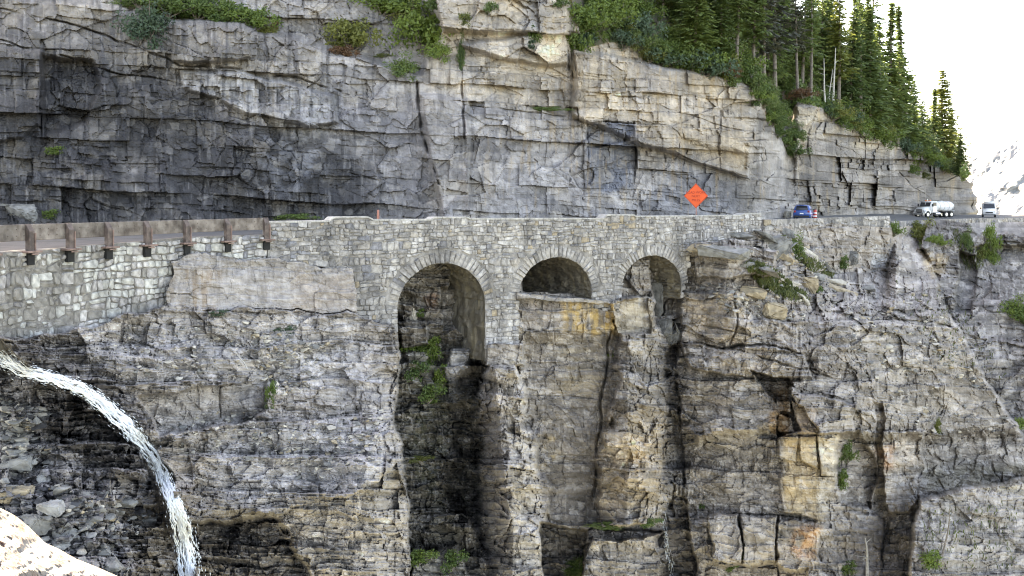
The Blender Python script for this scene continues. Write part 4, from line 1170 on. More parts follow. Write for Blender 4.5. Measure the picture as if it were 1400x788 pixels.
# ------------------------------------------------------------------ waterfall
def build_waterfall():
    path = np.array([(-60, 448, 27), (0, 486, 40), (30, 506, 30), (62, 515, 20), (100, 527, 22), (130, 544, 27), (165, 574, 28), (196, 607, 27), (219, 642, 25), (233, 676, 25), (245, 710, 31), (254, 745, 38), (261, 790, 44), (266, 860, 46)], float)
    L = np.concatenate([[0], np.cumsum(np.hypot(np.diff(path[:, 0]), np.diff(path[:, 1])))])
    n, m = 420, 46
    l = np.linspace(0, L[-1], n)
    def sm(col):
        v = np.interp(l, L, path[:, col])
        for _ in range(3): v = np.convolve(np.pad(v, 8, 'edge'), np.ones(17) / 17, 'valid')
        return v
    x, y, w = sm(0), sm(1), sm(2) * .66
    tx, ty = np.gradient(x), np.gradient(y); q = np.hypot(tx, ty); nx, ny = -ty / q, tx / q
    nx, ny = np.where(nx > 0, -nx, nx) * -1, np.where(nx > 0, -ny, ny) * -1      # to the right hand side
    u = np.linspace(-.5, .5, m)[None, :]
    Lg = l[:, None] + u * 0
    wl = w[:, None] * (1 + .3 * fbm(l[:, None] / 4, np.sign(u) * 5 + l[:, None] * 0, 3, 715) + .35 * fbm(l[:, None] / 14, l[:, None] * 0 + np.sign(u) * 3, 4, 701))
    off = u * wl + 4 * fbm(l[:, None] / 5, u * 9, 3, 703) * (np.abs(u) * 2) ** 3
    px = x[:, None] + nx[:, None] * off; py = y[:, None] + ny[:, None] * off
    dl = np.array([[low_at(px[i, j], py[i, j]) for j in (4, 15, 23, 31, 41)] for i in range(0, n, 6)])
    dl = np.interp(np.arange(n), np.arange(0, n, 6), np.minimum(dl.min(1), 35.9))
    for _ in range(2): dl = np.convolve(np.pad(dl, 12, 'edge'), np.ones(25) / 25, 'valid')
    D = np.minimum(dl[:, None] + .1, 35.3) - .5 * (1 - (2 * u) ** 2) - .16 * fbm(Lg / 26, u * 9, 4, 705) - .05 * fbm(Lg / 6, u * 16, 3, 707)
    foam = sstep(-.5, .25, fbm(Lg / 30, u * 11, 4, 709) + .35 * fbm(Lg / 6, u * 16, 3, 711) + .25)
    c = lerp3(np.zeros(px.shape + (3,)) + np.array([.86, .88, .91]), foam, (.90, .94, .99))
    V = np.stack([(px - HX) / F * D, D, (HY - py) / F * D], -1)
    keep = (np.abs(u) < .16) | (fbm(Lg / 12, u * 13, 4, 713) > (np.abs(u) - .30) * 2.2 - .1)
    gf = grid_faces(n, m)[(keep[:-1, :-1] & keep[1:, 1:] & keep[1:, :-1] & keep[:-1, 1:]).ravel()]
    root = link('waterfall', mesh_np('waterfall', V.reshape(-1, 3), gf, M['water'], np.concatenate([c, np.zeros(px.shape + (1,)) + .1], -1).reshape(-1, 4), True),
                kind='structure', label='white waterfall tumbling down dark wet rock at lower left')
    r = np.random.default_rng(5)
    mb = MB()
    for k in range(150):      # separate strands of falling water
        i0 = int(r.integers(20, n - 40)); ln = int(r.integers(14, 46)); o = r.uniform(-.5, .5)
        pts = [P(x[i] + nx[i] * (o * w[i] + 1.5 * math.sin(i * .3 + k)), y[i] + ny[i] * (o * w[i] + 1.5 * math.sin(i * .3 + k)), dl[i] - .5 - .12 * r.random()) for i in range(i0, min(n - 1, i0 + ln), 4)]
        if len(pts) > 2: mb.tube(pts, [r.uniform(.012, .035) * math.sin(math.pi * (q + .6) / (len(pts) + .2)) + .004 for q in range(len(pts))], 5)
    for k in range(1700):
        i = int(r.integers(40, n - 2)); s_ = 1 if r.random() < .68 else -1
        o = s_ * (w[i] * .42 + abs(r.normal()) * w[i] * .18) if k % 2 else r.uniform(-.5, .5) * w[i]
        d = dl[i] - .55 + r.normal() * .2
        p = P(x[i] + nx[i] * o, y[i] + ny[i] * o, d); t = Vector((tx[i], 0, -ty[i])).normalized()
        a = r.uniform(.008, .022); b = r.uniform(.03, .11); g = Vector((.7, -.5, .4)).normalized() * a
        mb.add([p + t * b, p + g, p - t * b * .6, p - g, p + Vector((0, -a, 0))], [(0, 1, 4), (1, 2, 4), (2, 3, 4), (3, 0, 4)])
    link('spray', mb.mesh('spray', M['foam']), root, kind='stuff')
M['water'] = mat_rock('white_water', 5.0, .25, .86, 1.04)
M['foam'] = mat_simple('spray_drops', (.88, .93, .98), .6, var=.03)
build_waterfall()

# thin trickle in the cleft under arch 3
def trickle():
    r = np.random.default_rng(9); mb = MB()
    for k in range(90):
        f = r.random(); px = 904 + 16 * f + r.normal() * 2.2; py = 702 + 90 * f
        d = low_at(px, py) - .15; l = r.uniform(2, 9)
        a, b = P(px, py, d), P(px + l * .15, py + l, low_at(px + l * .15, py + l) - .15)
        mb.tube([a, b], r.uniform(.006, .016), 4, False)
    link('trickle', mb.mesh('trickle', M['foam']), kind='structure', label='thin trickle of water in the cleft below the third arch')
trickle()

# ------------------------------------------------------------------ loose rock
def hull(rnd, sx, sy, sz, n=13):
    bm = bmesh.new()
    for k in range(n):
        v = Vector((rnd.gauss(0, 1), rnd.gauss(0, 1), rnd.gauss(0, 1))).normalized()
        v = Vector([max(-.72, min(.72, c)) for c in v])
        bm.verts.new((v.x * sx, v.y * sy, v.z * sz))
    r = bmesh.ops.convex_hull(bm, input=bm.verts)
    bmesh.ops.delete(bm, geom=[v for v in bm.verts if not v.link_faces], context='VERTS')
    bmesh.ops.bevel(bm, geom=list(bm.edges), offset=min(sx, sy, sz) * .09, segments=1, affect='EDGES')
    return bm
def boulder(px, py, w, h, mat, label, rnd, dep=None, rot=None, group=None, d=None, name='boulder'):
    """w, h in photo pixels"""
    D = (d if d is not None else low_at(px, py))
    sx, sz = w / F * D / 2 / .72, h / F * D / 2 / .72
    sy = dep if dep else (sx + sz) / 2
    bm = hull(rnd, sx, sy, sz)
    if rot: bmesh.ops.rotate(bm, verts=bm.verts, matrix=Matrix.Rotation(rot, 3, 'Y'))
    bmesh.ops.rotate(bm, verts=bm.verts, matrix=Matrix.Rotation(rnd.uniform(-.4, .4), 3, 'Z'))
    bmesh.ops.triangulate(bm, faces=bm.faces)
    bmesh.ops.subdivide_edges(bm, edges=list(bm.edges), cuts=2, use_grid_fill=True)
    am = min(sx, sz) * .09
    for v in bm.verts:
        v.co += Vector((rnd.gauss(0, am), rnd.gauss(0, am), rnd.gauss(0, am * .8))) * .5
    me = bpy.data.meshes.new(name); bm.to_mesh(me); bm.free(); me.materials.append(mat)
    return link(name, me, None, P(px, py, D - sy * .25), label=label, category='rock', group=group)

_r = random.Random(3)
boulder(1101, 344, 52, 11, M['pale_boulder'], 'pale flat slab leaning down the slope below the right parapet', _r, .5, rot=.62)
boulder(1083, 385, 23, 16, M['pale_boulder'], 'rounded cream boulder on the slope above the grass strip', _r)
boulder(1106, 392, 25, 26, M['tan_boulder'], 'squarish tan block beside the rounded cream boulder', _r)
boulder(1134, 384, 44, 8, M['pale_boulder'], 'flat pale slab lying right of the squarish tan block', _r, .6, rot=.12)
boulder(1098, 408, 24, 9, M['pale_boulder'], 'thin cream slab at the lower end of the grass strip', _r, .4, rot=.75)
boulder(990, 345, 78, 16, M['boulder'], 'long grey ledge slab where the bridge meets the right rock', _r, 1.2, rot=.10)
boulder(1022, 362, 24, 8, M['boulder'], 'small bluish slab at the top of the grass strip', _r, .4, rot=.1)
boulder(1060, 340, 44, 34, M['boulder'], 'big dark grey boulder beside the leafy bush on the slope', _r, 1.2)
boulder(1074, 318, 26, 12, M['boulder'], 'grey rock at the right end of the bridge parapet', _r, .8, rot=.4)
for px, py, w, h, mt, ro, lb in [(1045, 322, 40, 9, 'boulder', .5, 'grey slab tilted down from the end of the bridge parapet'), (1072, 352, 30, 10, 'tan_boulder', .55, 'tan slab under the big dark grey boulder'), (1128, 362, 40, 8, 'boulder', .6, 'grey slab right of the pale leaning slab'),
                                 (1055, 372, 34, 9, 'boulder', .35, 'grey slab beside the middle of the grass strip'), (1118, 378, 30, 10, 'boulder', .3, 'grey slab above the squarish tan block'), (1150, 398, 44, 12, 'tan_boulder', .25, 'brown slab below the flat pale slab'),
                                 (1030, 400, 36, 14, 'tan_boulder', .15, 'tan ledge block at the cliff edge below the grass'), (1058, 425, 34, 22, 'tan_boulder', .2, 'cream and tan block at the cliff brink'), (1180, 392, 34, 12, 'boulder', .3, 'grey slab on the slope under the parapet corner'),
                                 (1012, 322, 40, 8, 'boulder', .1, 'thin grey slab on the bench beside the bridge end'), (960, 340, 44, 12, 'tan_boulder', .05, 'rusty brown slab edge at the left of the ledge slab')]:
    boulder(px, py, w, h, M[mt], lb, _r, .9, rot=ro)
boulder(1165, 353, 16, 20, M['boulder'], 'brown rock at the foot of the square ended parapet', _r)
boulder(564, 432, 14, 16, M['pale_boulder'], 'small pale rock at the left edge inside the left arch', _r, .4)
boulder(908, 447, 24, 26, M['dark_boulder'], 'grey boulder jammed in the cleft below the right arch', _r, .7, d=60.6)
boulder(921, 462, 22, 24, M['dark_boulder'], 'lower grey boulder jammed in the cleft below the right arch', _r, .7, d=61.2)
boulder(897, 408, 14, 50, M['dark_boulder'], 'upright grey rock standing in the right arch', _r, .7, d=62.0)
boulder(46, 511, 12, 9, M['wet_boulder'], 'small dark wet boulder in the top of the waterfall', _r, d=34.2)
boulder(60, 519, 22, 8, M['wet_boulder'], 'flat dark wet rock at the edge of the falling water', _r, d=34.0)
boulder(1078, 293.5, 11, 10, M['pale_boulder'], 'bright white angular block beside the blue car', _r, .5, d=92.5)
boulder(28, 293, 52, 26, M['boulder'], 'big grey fallen boulder at the cliff foot behind the guard rail', _r, 1.0, d=56.5)
# rocks on the near bank
for px, py, w, h, mt, lb in [(24, 634, 44, 18, 'boulder', 'dark grey flat rock at the left edge below the scree'), (22, 675, 44, 22, 'tan_boulder', 'banded brown rock at the left edge above the pale ledge'),
                             (48, 716, 48, 26, 'boulder', 'big rounded bluish grey rock above the pale ledge'), (70, 696, 40, 18, 'grey_rock', 'flat light grey layered rock above the big bluish rock'),
                             (88, 733, 30, 20, 'grey_rock', 'pale slab leaning against the bluish rocks'), (82, 746, 24, 16, 'grey_rock', 'pale grey wedge rock below the leaning pale slab'),
                             (64, 728, 24, 16, 'boulder', 'blue grey stone between the rounded rock and pale slab'), (112, 755, 13, 7, 'pale_boulder', 'small white cobble in the scree'),
                             (138, 757, 34, 14, 'boulder', 'flat bluish slab in the lower scree'), (98, 753, 20, 11, 'boulder', 'grey cobble beside the small white cobble'),
                             (170, 688, 34, 10, 'boulder', 'low bluish slab near the waterfall'), (196, 712, 34, 8, 'boulder', 'flat slab at the brink beside the waterfall'),
                             (150, 772, 40, 14, 'boulder', 'flat grey slab at the bottom of the scree'), (60, 655, 18, 10, 'grey_rock', 'small light grey rock in the upper scree'),
                             (30, 614, 12, 10, 'pale_boulder', 'small pale wedge rock at the left edge'), (138, 676, 12, 8, 'boulder', 'small grey stone in mid scree near the brown bank')]:
    boulder(px, py, w, h, M[mt], lb, _r, group='rocks on the near bank')

def scatter_stones(name, polys, count, smin, smax, mats, seed, label, kind='stuff', flat=.6):
    rnd = random.Random(seed)
    protos = []
    for k in range(12):
        bm = hull(rnd, 1, 1, flat, 9); bm.verts.index_update()
        protos.append((np.array([v.co[:] for v in bm.verts]), [[v.index for v in f.verts] for f in bm.faces])); bm.free()
    V = []; Fc = []; mi = []; n0 = 0
    for k in range(count):
        poly = rnd.choice(polys)
        xs = [p[0] for p in poly]; ys = [p[1] for p in poly]
        for _ in range(30):
            px, py = rnd.uniform(min(xs), max(xs)), rnd.uniform(min(ys), max(ys))
            if polysd(np.array([px]), np.array([py]), poly)[0] > 0: break
        D = low_at(px, py)
        v, fs = rnd.choice(protos)
        r = (smin + (smax - smin) * rnd.random() ** 2.5) * D / 30
        sc = np.array([r * rnd.uniform(.7, 1.5), r * rnd.uniform(.7, 1.3), r * rnd.uniform(.5, 1.0)])
        R = np.array(Matrix.Rotation(rnd.uniform(0, 6.3), 3, 'Z') @ Matrix.Rotation(rnd.uniform(-.5, .5), 3, 'X'))
        q = (v * sc) @ R.T + np.array(P(px, py, D - r * .3))
        V.append(q); Fc += [[i + n0 for i in f] for f in fs]; mi += [rnd.choices(range(len(mats)), ([5, .9, 3, .35] if name == 'scree' else [5, 2, 1.6, 1])[:len(mats)])[0]] * len(fs)
        n0 += len(q)
    me = bpy.data.meshes.new(name); me.from_pydata(np.concatenate(V).tolist(), [], Fc)
    for m in mats: me.materials.append(M[m])
    me.polygons.foreach_set('material_index', mi)
    link(name, me, kind=kind, label=label)
scatter_stones('scree', [[(0, 560), (40, 570), (70, 620), (60, 680), (150, 740), (200, 790), (60, 790), (0, 720)], [(60, 660), (150, 670), (225, 700), (150, 760), (90, 730)], [(0, 540), (60, 560), (45, 640), (0, 640)]],
               800, .05, .30, ['boulder', 'pale_boulder', 'wet_boulder', 'tan_boulder'], 17, 'loose grey scree on the near bank')
scatter_stones('rubble', [[(210, 570), (350, 560), (420, 590), (400, 640), (250, 620)], [(120, 450), (340, 440), (420, 470), (360, 520), (200, 520)], [(340, 450), (460, 470), (420, 540), (360, 540)], [(380, 590), (520, 560), (520, 640), (400, 660)]],
               1000, .04, .17, ['pale_boulder', 'boulder', 'boulder', 'tan_boulder'], 19, 'flaky rubble lying on the rock benches left of the bridge')
scatter_stones('talus', [[(1010, 340), (1100, 330), (1160, 370), (1140, 430), (1060, 400)], [(950, 385), (1050, 395), (1110, 440), (1000, 430)], [(1120, 400), (1280, 390), (1390, 600), (1250, 600), (1180, 520)], [(1150, 420), (1290, 410), (1330, 520), (1200, 500)]],
               1300, .03, .15, ['boulder', 'pale_boulder', 'tan_boulder', 'pale_boulder'], 21, 'small broken stones on the right hand slopes')

# pale sunlit ledge at the photographer's feet
def build_foreground():
    us = np.linspace(-220, 330, 230); nv = 150
    sil = np.interp(us, [-220, 0, 20, 40, 62, 80, 105, 130, 165, 200, 330], [610, 694, 704, 720, 742, 750, 764, 774, 789, 806, 880])
    t = np.linspace(-.25, 1, nv)[:, None]
    px = np.repeat(us[None], nv, 0)
    py = np.where(t < 0, sil[None] - t * 150, sil[None] + t * (1050 - sil[None]))
    D = np.where(t < 0, 4.7 - t * 3.0, 4.7 - 2.2 * t ** .8)
    D = D - .10 * fbm(px / 40, py / 25, 5, 801) * sstep(-.05, .08, t + 0 * px)
    f, e, r = facets(px / 24, py / 13, 805, 1.0); f2, e2, r2 = facets(px / 8, py / 5, 809, 1.0)
    D = D - .035 * f - .012 * f2
    c = np.zeros(px.shape + (3,)) + np.array([.20, .182, .168])
    c = lerp3(c, sstep(.82, .95, r2) * .8, (.20, .09, .07)); c = lerp3(c, sstep(.25, .5, fbm(px / 7, py / 5, 4, 811)) * .7, (.16, .13, .12)); c = lerp3(c, sstep(.3, .5, r) * .3, (.46, .44, .42))
    V = np.stack([(px - HX) / F * D, D, (HY - py) / F * D], -1)
    me = mesh_np('roadside_ledge', V.reshape(-1, 3), grid_faces(nv, len(us)), M['cliff'], np.concatenate([c, np.zeros(px.shape + (1,))], -1).reshape(-1, 4))
    link('roadside_ledge', me, kind='structure', label='bright sunlit pale rock ledge in the near lower left corner')
build_foreground()

# ------------------------------------------------------------------ plants
def quads_mesh(name, C, U, Vv, mat):
    n = len(C)
    A = np.stack([C - U - Vv, C + U - Vv, C + U + Vv, C - U + Vv], 1).reshape(-1, 3)
    return mesh_np(name, A, np.arange(n * 4).reshape(n, 4), mat)

def rand_unit(r, n):
    v = r.normal(size=(n, 3)); return v / np.linalg.norm(v, axis=1)[:, None]

def make_conifer(seed, H=16.0, R=1.9, bare=.12, thin=0.0, spire=.0):
    r = np.random.default_rng(seed)
    mb = MB(); bend = r.normal(size=2) * .12
    pts = [(bend[0] * math.sin(k / 9 * 3), bend[1] * math.sin(k / 9 * 2.4), H * k / 9 - (.6 if k == 0 else 0)) for k in range(10)]
    mb.tube(pts, [.20 * (1 - .93 * k / 9) + .012 for k in range(10)], 7)
    C = []; U = []; W_ = []
    z = bare * H
    while z < H * .995:
        f = (z - bare * H) / (H - bare * H)
        prof = (1 - f) ** (.85 + spire) * (.55 + .45 * min(1, f * 5)) 
        if spire > 0 and f > .62: prof *= .55
        nb = r.integers(5, 9) if f < .9 else 5
        for b in range(nb):
            if r.random() < thin: continue
            az = r.uniform(0, math.tau); ln = R * prof * r.uniform(.5, 1.2) + .10
            d = np.array([math.cos(az), math.sin(az), 0.0]); sd = np.array([-d[1], d[0], 0])
            dr = r.uniform(.18, .55) * (1 - .7 * f)
            k = max(2, int(ln / .15))
            for q in range(k):
                u = (q + r.uniform(.2, 1)) / k
                wd = .40 * (1 - .6 * u) * min(1.0, .45 + ln / 1.6)
                p = np.array([0, 0, z + r.uniform(-.08, .08)]) + d * ln * u + np.array([0, 0, -dr * ln * u ** 1.3 + .10 * ln * u ** 3])
                p = p + sd * r.normal() * wd * .55
                C.append(p)
                a = r.uniform(-.9, .9); dd = d * math.cos(a) + sd * math.sin(a)
                U.append((dd + np.array([0, 0, -dr + r.normal() * .25])) * r.uniform(.15, .27)); 
                s2 = np.cross(dd, [0, 0, 1]) + np.array([0, 0, r.normal() * .6]); W_.append(s2 / np.linalg.norm(s2) * r.uniform(.06, .115))
        z += r.uniform(.15, .28) * (1 + thin)
    me_c = quads_mesh('crown', np.array(C), np.array(U), np.array(W_), M['spruce'])
    return mb.mesh('trunk', M['bark']), me_c, H
CON = [make_conifer(31, 16, 2.4, .10), make_conifer(32, 16, 2.0, .14, .1), make_conifer(33, 16, 1.7, .05, .0, .25), make_conifer(34, 16, 2.2, .32, .15), make_conifer(35, 16, 2.7, .04, .0), make_conifer(36, 16, 1.9, .40, .35), make_conifer(37, 16, 2.9, .08, .3), make_conifer(38, 16, 2.3, .2, .45)]
def tree(base, H, var, mat, wide, label, group=None, rz=0.0, bark='bark', lean=0.0, name='conifer_tree'):
    tr, cr, H0 = CON[var]
    o = thing(name, base, label, 'tree', group, rz)
    o.rotation_euler = (_t.gauss(0, .022), _t.gauss(0, .022), rz)
    k = H / H0
    o.scale = (wide * (k * .6 + .4), wide * (k * .6 + .4), k)
    a = link('trunk', tr, o); b = link('crown', cr, o)
    for q, mm in ((a, M[bark]), (b, M[mat])):
        q.material_slots[0].link = 'OBJECT'; q.material_slots[0].material = mm
    return o
_t = random.Random(12)
def plant_tree(px, t, top, var, mat, wide, label, group=None, bark='bark', dz=0):
    b = slope_at(px, t); b.z -= .3
    H = (HY - top) / F * b.y - b.z
    return tree(b, max(2.0, H), var, mat, wide, label, group, _t.uniform(0, 6.3), bark)

FG = 'conifers in the stand on the cliff top'
for px, t, top, var, mat, wide, label in [
    (948, .03, -70, 4, 'fir', 1.15, 'broad light green fir at the left edge of the stand above the tan cliff'),
    (985, .03, -40, 1, 'fir', 1.1, 'yellowish green fir just right of the broad light green fir'),
    (1006, .05, -90, 3, 'fir', 1.0, 'dark spruce above the right end of the tan cliff'),
    (1030, .05, -70, 3, 'fir', 1.0, 'fir with bare lower trunk at the head of the gully'),
    (1044, .04, -80, 3, 'grey_fir', 1.0, 'grey barked fir with bare lower trunk left of the gully head'),
    (1061, .05, -90, 5, 'grey_fir', 1.2, 'tall fir with long bare grey trunk at the gully head'),
    (1091, .03, -40, 5, 'grey_fir', 1.0, 'thin grey fir with bare trunk above the cream rock column'),
    (1108, .08, -30, 5, 'spruce', 1.0, 'dark spruce behind the cream rock column'),
    (1146, .05, -14, 3, 'bright_fir', 1.25, 'sunlit yellow green fir with pale bare trunk'),
    (1162, .02, -4, 0, 'spruce', 1.05, 'dark spruce right of the sunlit yellow green fir'),
    (1176, .05, -2, 7, 'spruce', 1.4, 'dark slender spruce second from the sunlit yellow green fir'),
    (1189, .03, 14, 2, 'spruce', 1.7, 'dark spruce with forked spire before the two tall spires'),
    (1203, .04, 33, 1, 'spruce', 1.4, 'shorter dark spruce left of the first tall spire'),
    (1215, .03, 4, 2, 'spruce', 1.7, 'tall narrow spruce spire standing against white sky'),
    (1227, .05, 62, 1, 'spruce', 1.4, 'low spruce between the two tall spires'),
    (1239, .02, 8, 2, 'spruce', 1.6, 'rightmost tall spruce with a long bare spire tip'),
    (1252, .02, 112, 4, 'spruce', 1.25, 'small dense spruce under the rightmost tall spire'),
    (1260, .03, 138, 0, 'spruce', 1.2, 'short spruce filling the dip right of the rightmost tall spire'),
    (1268, .02, 158, 4, 'fir', 1.1, 'low bushy fir left of the narrow dark young spruce'),
    (1276, .02, 121, 2, 'spruce', 1.5, 'narrow dark young spruce left of the bright end tree'),
    (1291, .01, 97, 4, 'bright_fir', 1.75, 'bright yellow green fir standing alone near the cliff end'),
    (1302, .01, 148, 4, 'fir', 1.2, 'small fir right of the bright lone fir at the cliff end'),
    (1312, .005, 182, 4, 'spruce', 1.1, 'last small dark fir at the very end of the cliff')]:
    plant_tree(px, t, top, var, mat, wide, label, FG)
for k in range(46):
    px = _t.uniform(905, 1205); t = _t.uniform(.12, .62)
    top = -60 + max(0, px - 1060) * .55 + _t.uniform(-50, 40)
    plant_tree(px, t, top, _t.choice([0, 0, 1, 2, 4, 6, 6, 7]), _t.choice(['spruce', 'spruce', 'spruce', 'fir']), _t.uniform(.9, 1.25), 'dark conifer deep in the crowded stand on the cliff top', 'conifers deep in the stand')

def snag(px0, py0, px1, py1, d, r0, label, curve=0.0, cat='dead tree', bk='pale_bark'):
    a, b = P(px0, py0, d), P(px1, py1, d)
    root = thing('dead_tree', a, label, cat)
    pts = []
    for k in range(9):
        f = k / 8; q = (b - a) * f; q.x += curve * math.sin(f * math.pi); q.y += .1 * math.sin(f * 5); pts.append(q)
    MB().tube(pts, [r0 * (1 - .7 * k / 8) for k in range(9)], 7).build('trunk', M[bk], root)
    tw = MB(); rr = random.Random(int(px0))
    for k in range(7):
        f = rr.uniform(.3, .95); q = Vector(pts[int(f * 8)]); tw.tube([q, q + Vector((rr.uniform(-.7, .7), rr.uniform(-.4, .4), rr.uniform(-.2, .4)))], [r0 * .25, r0 * .08], 4)
    tw.build('twigs', M[bk], root)
def sy(px, t): return slope_at(px, t).y
snag(1139, 150, 1142, 66, sy(1139, .01) - .4, .16, 'straight white bare trunk below the sunlit yellow green fir')
snag(1128, 140, 1126, 80, sy(1128, .01) - .4, .12, 'shorter white bare trunk left of the straight white one')
snag(1133, 140, 1138, 95, sy(1133, .02), .09, 'thin grey dead trunk between the two white bare trunks')
snag(1233, 168, 1251, 113, sy(1240, .01) - 1.2, .15, 'white bare trunk leaning right against the dark spruces', -.5)
snag(1186, 790, 1182, 735, 59.5, .12, 'pale dead trunk at the foot of the right cliff', .1, bk='grey_bark')
snag(1284, 775, 1297, 695, 58, .07, 'thin grey dead sapling at lower right', .2, bk='bark')
snag(338, 505, 322, 480, 39.5, .03, 'thin bleached stick lying on the left rock bench')

def make_shrub(seed, n, leaf, lobes):
    r = np.random.default_rng(seed)
    cs = r.normal(size=(lobes, 3)) * np.array([.42, .42, .34]); rs = r.uniform(.28, .55, lobes)
    k = r.integers(0, lobes, n)
    u = rand_unit(r, n) * (r.random(n)[:, None] ** .45)
    C = cs[k] + u * rs[k][:, None]
    C = C + r.normal(size=C.shape) * .04
    C[:, 2] += .42
    a = rand_unit(r, n); b = np.cross(a, rand_unit(r, n)); b /= np.linalg.norm(b, axis=1)[:, None]
    sz = leaf * r.uniform(.6, 1.3, n)[:, None]
    me = quads_mesh('foliage', C, a * sz, b * sz * .55, M['shrub'])
    mb = MB()
    for q in range(min(7, lobes)):
        c = cs[q] + np.array([0, 0, .42]); mb.tube([(0, 0, -.3), tuple(c * .5 + np.array([.05, 0, -.05])), tuple(c)], [.04, .025, .01], 5)
    return me, mb.mesh('stems', M['bark'])
SHR = [make_shrub(61, 2200, .055, 16), make_shrub(62, 2200, .05, 22), make_shrub(63, 1000, .075, 9), make_shrub(64, 900, .08, 12), make_shrub(65, 420, .11, 6)]
_s = random.Random(44)
def shrub(loc, rx, rz, mat, label, group=None, var=None, ry=None, cat='bush'):
    if var is None: var = _s.choice([0, 1]) if max(rx, rz) > .9 else (_s.choice([2, 3]) if max(rx, rz) > .45 else 4)
    o = thing('bush', loc, label, cat, group, 0)
    o.scale = (rx, ry if ry else max(.35, min(rx, rz)), rz)
    f, s = SHR[var]
    a = link('foliage', f, o); link('stems', s, o)
    a.material_slots[0].link = 'OBJECT'; a.material_slots[0].material = M[mat]
    return o
def cshrub(px, py, wpx, hpx, mat, label, where='cliff', group=None, d=None):
    """wpx, hpx: half width and half height in photo pixels; (px, py) the middle"""
    D = d if d is not None else (cliff_at(px, py) if where == 'cliff' else low_at(px, py))
    rx, rz = wpx / F * D, hpx / F * D
    return shrub(P(px, py, D) + Vector((0, -.3 * min(rx, rz) - .05, -.42 * rz)), rx, rz, mat, label, group)

for a in [(206, 38, 34, 34, 'shrub_blue', 'bluish green bush hanging over the upper left ledge'), (232, 10, 34, 24, 'shrub_dark', 'dark green bush above the bluish green bush'),
          (272, 12, 34, 26, 'shrub_dark', 'dark bush in the middle of the upper left ledge'), (312, 20, 34, 24, 'shrub', 'green bush on the upper left ledge near the small red plant'),
          (345, 30, 30, 24, 'shrub', 'bright green bush at the right end of the upper left ledge'), (366, 44, 18, 10, 'shrub_yellow', 'low yellowish bush drooping at the ledge end'),
          (190, 2, 30, 14, 'shrub_dark', 'dark bush cut by the picture top at upper left'), (378, 36, 8, 8, 'shrub_rust', 'small red leaved plant at the end of the ledge'),
          (480, 52, 32, 32, 'shrub_yellow', 'yellow green bush left of the big hanging bush'), (468, 74, 18, 14, 'shrub_rust', 'rusty tinged growth under the yellow green bush'),
          (522, 10, 44, 22, 'shrub', 'green bush at the picture top left of the big hanging bush'), (550, 12, 30, 22, 'shrub_dark', 'dark bush behind the big hanging bush'),
          (578, 48, 36, 42, 'shrub', 'biggest green bush hanging down the middle of the cliff'), (562, 28, 24, 24, 'shrub_yellow', 'yellowish top of bush over the biggest hanging bush'), (600, 72, 20, 16, 'shrub', 'right low lobe bush beside the biggest hanging bush'),
          (552, 96, 24, 18, 'shrub_dark', 'dark low bush under the biggest hanging bush'), (636, 30, 12, 14, 'shrub_yellow', 'small yellow green plant right of the biggest hanging bush'),
          (631, 82, 6, 32, 'shrub_dark', 'narrow vine of moss in a vertical crack'), (668, 14, 10, 12, 'shrub_dark', 'small dark plant high on the tan rock'),
          (596, 6, 14, 10, 'shrub_dark', 'small dark bush at the top edge above the biggest hanging bush'), (733, 46, 14, 16, 'shrub_dark', 'small dark bush on the jutting tan blocks'), (728, 62, 8, 8, 'shrub_blue', 'tiny grey green plant under the small dark bush'),
          (787, 58, 16, 34, 'shrub', 'upright green bush filling the corner crack'), (762, 8, 14, 10, 'shrub_dark', 'dark bush at the top edge left of the corner crack'),
          (745, 150, 26, 5, 'shrub_dark', 'low strip of dark plants along the mid cliff bed'), (520, 78, 12, 5, 'shrub_yellow', 'thin moss tuft below the yellow green bush'),
          (78, 206, 16, 7, 'shrub', 'small green tuft on the dark wet rock at left'), (72, 293, 14, 8, 'shrub', 'green weeds beside the boulder behind the guard rail'), (404, 297, 24, 6, 'shrub_dark', 'green weeds at the cliff foot behind the left parapet'),
          (997, 98, 20, 9, 'shrub_rust', 'rust brown dead bush on the lip of the tan cliff'), (1096, 128, 16, 10, 'shrub_rust', 'rust brown dead bush on the cream rock column'),
          (1246, 232, 14, 8, 'shrub', 'small green bush on the far dark rock'), (1262, 240, 12, 6, 'shrub_yellow', 'small mossy tuft on the far dark rock')]:
    cshrub(*a)
# thicket along the cliff edge and down the gully
TONE = {'shrub': 'leaf green', 'shrub_dark': 'dark green', 'shrub_blue': 'bluish green', 'fir': 'olive green', 'shrub_yellow': 'yellow green'}
SG_ = 'bushes in the thicket along the cliff edge'
for k in range(74):
    px = _s.uniform(792, 1010); t = _s.uniform(0.0, .30) if px < 930 else _s.uniform(0, .14)
    b = slope_at(px, t); q = _s.uniform(.8, 1.9)
    shrub(b + Vector((0, -.3, -.35)), q, q * _s.uniform(.7, 1.2), mt := _s.choice(['shrub', 'shrub', 'shrub', 'shrub_yellow', 'shrub_dark', 'shrub_blue', 'fir']), TONE[mt] + (' big' if q > 1.4 else ' small') + ' bush in the thicket above the ' + ('left end' if px < 850 else 'middle' if px < 930 else 'right end') + ' of the tan cliff', SG_, ry=q)
for k in range(46):
    px = _s.uniform(1120, 1318); t = _s.uniform(0.0, .10)
    b = slope_at(px, t); q = _s.uniform(.9, 2.1) * (1 if px < 1290 else .6)
    shrub(b + Vector((0, -.3, -.45)), q, q * _s.uniform(.7, 1.1), mt := _s.choice(['shrub', 'shrub', 'shrub_dark', 'shrub_yellow', 'shrub_blue']), TONE[mt] + (' big' if q > 1.5 else ' small') + ' bush under the far conifers, ' + ('left of' if px < 1185 else 'below' if px < 1255 else 'right of') + ' the two tall spires', 'bushes under the far conifers', ry=q)
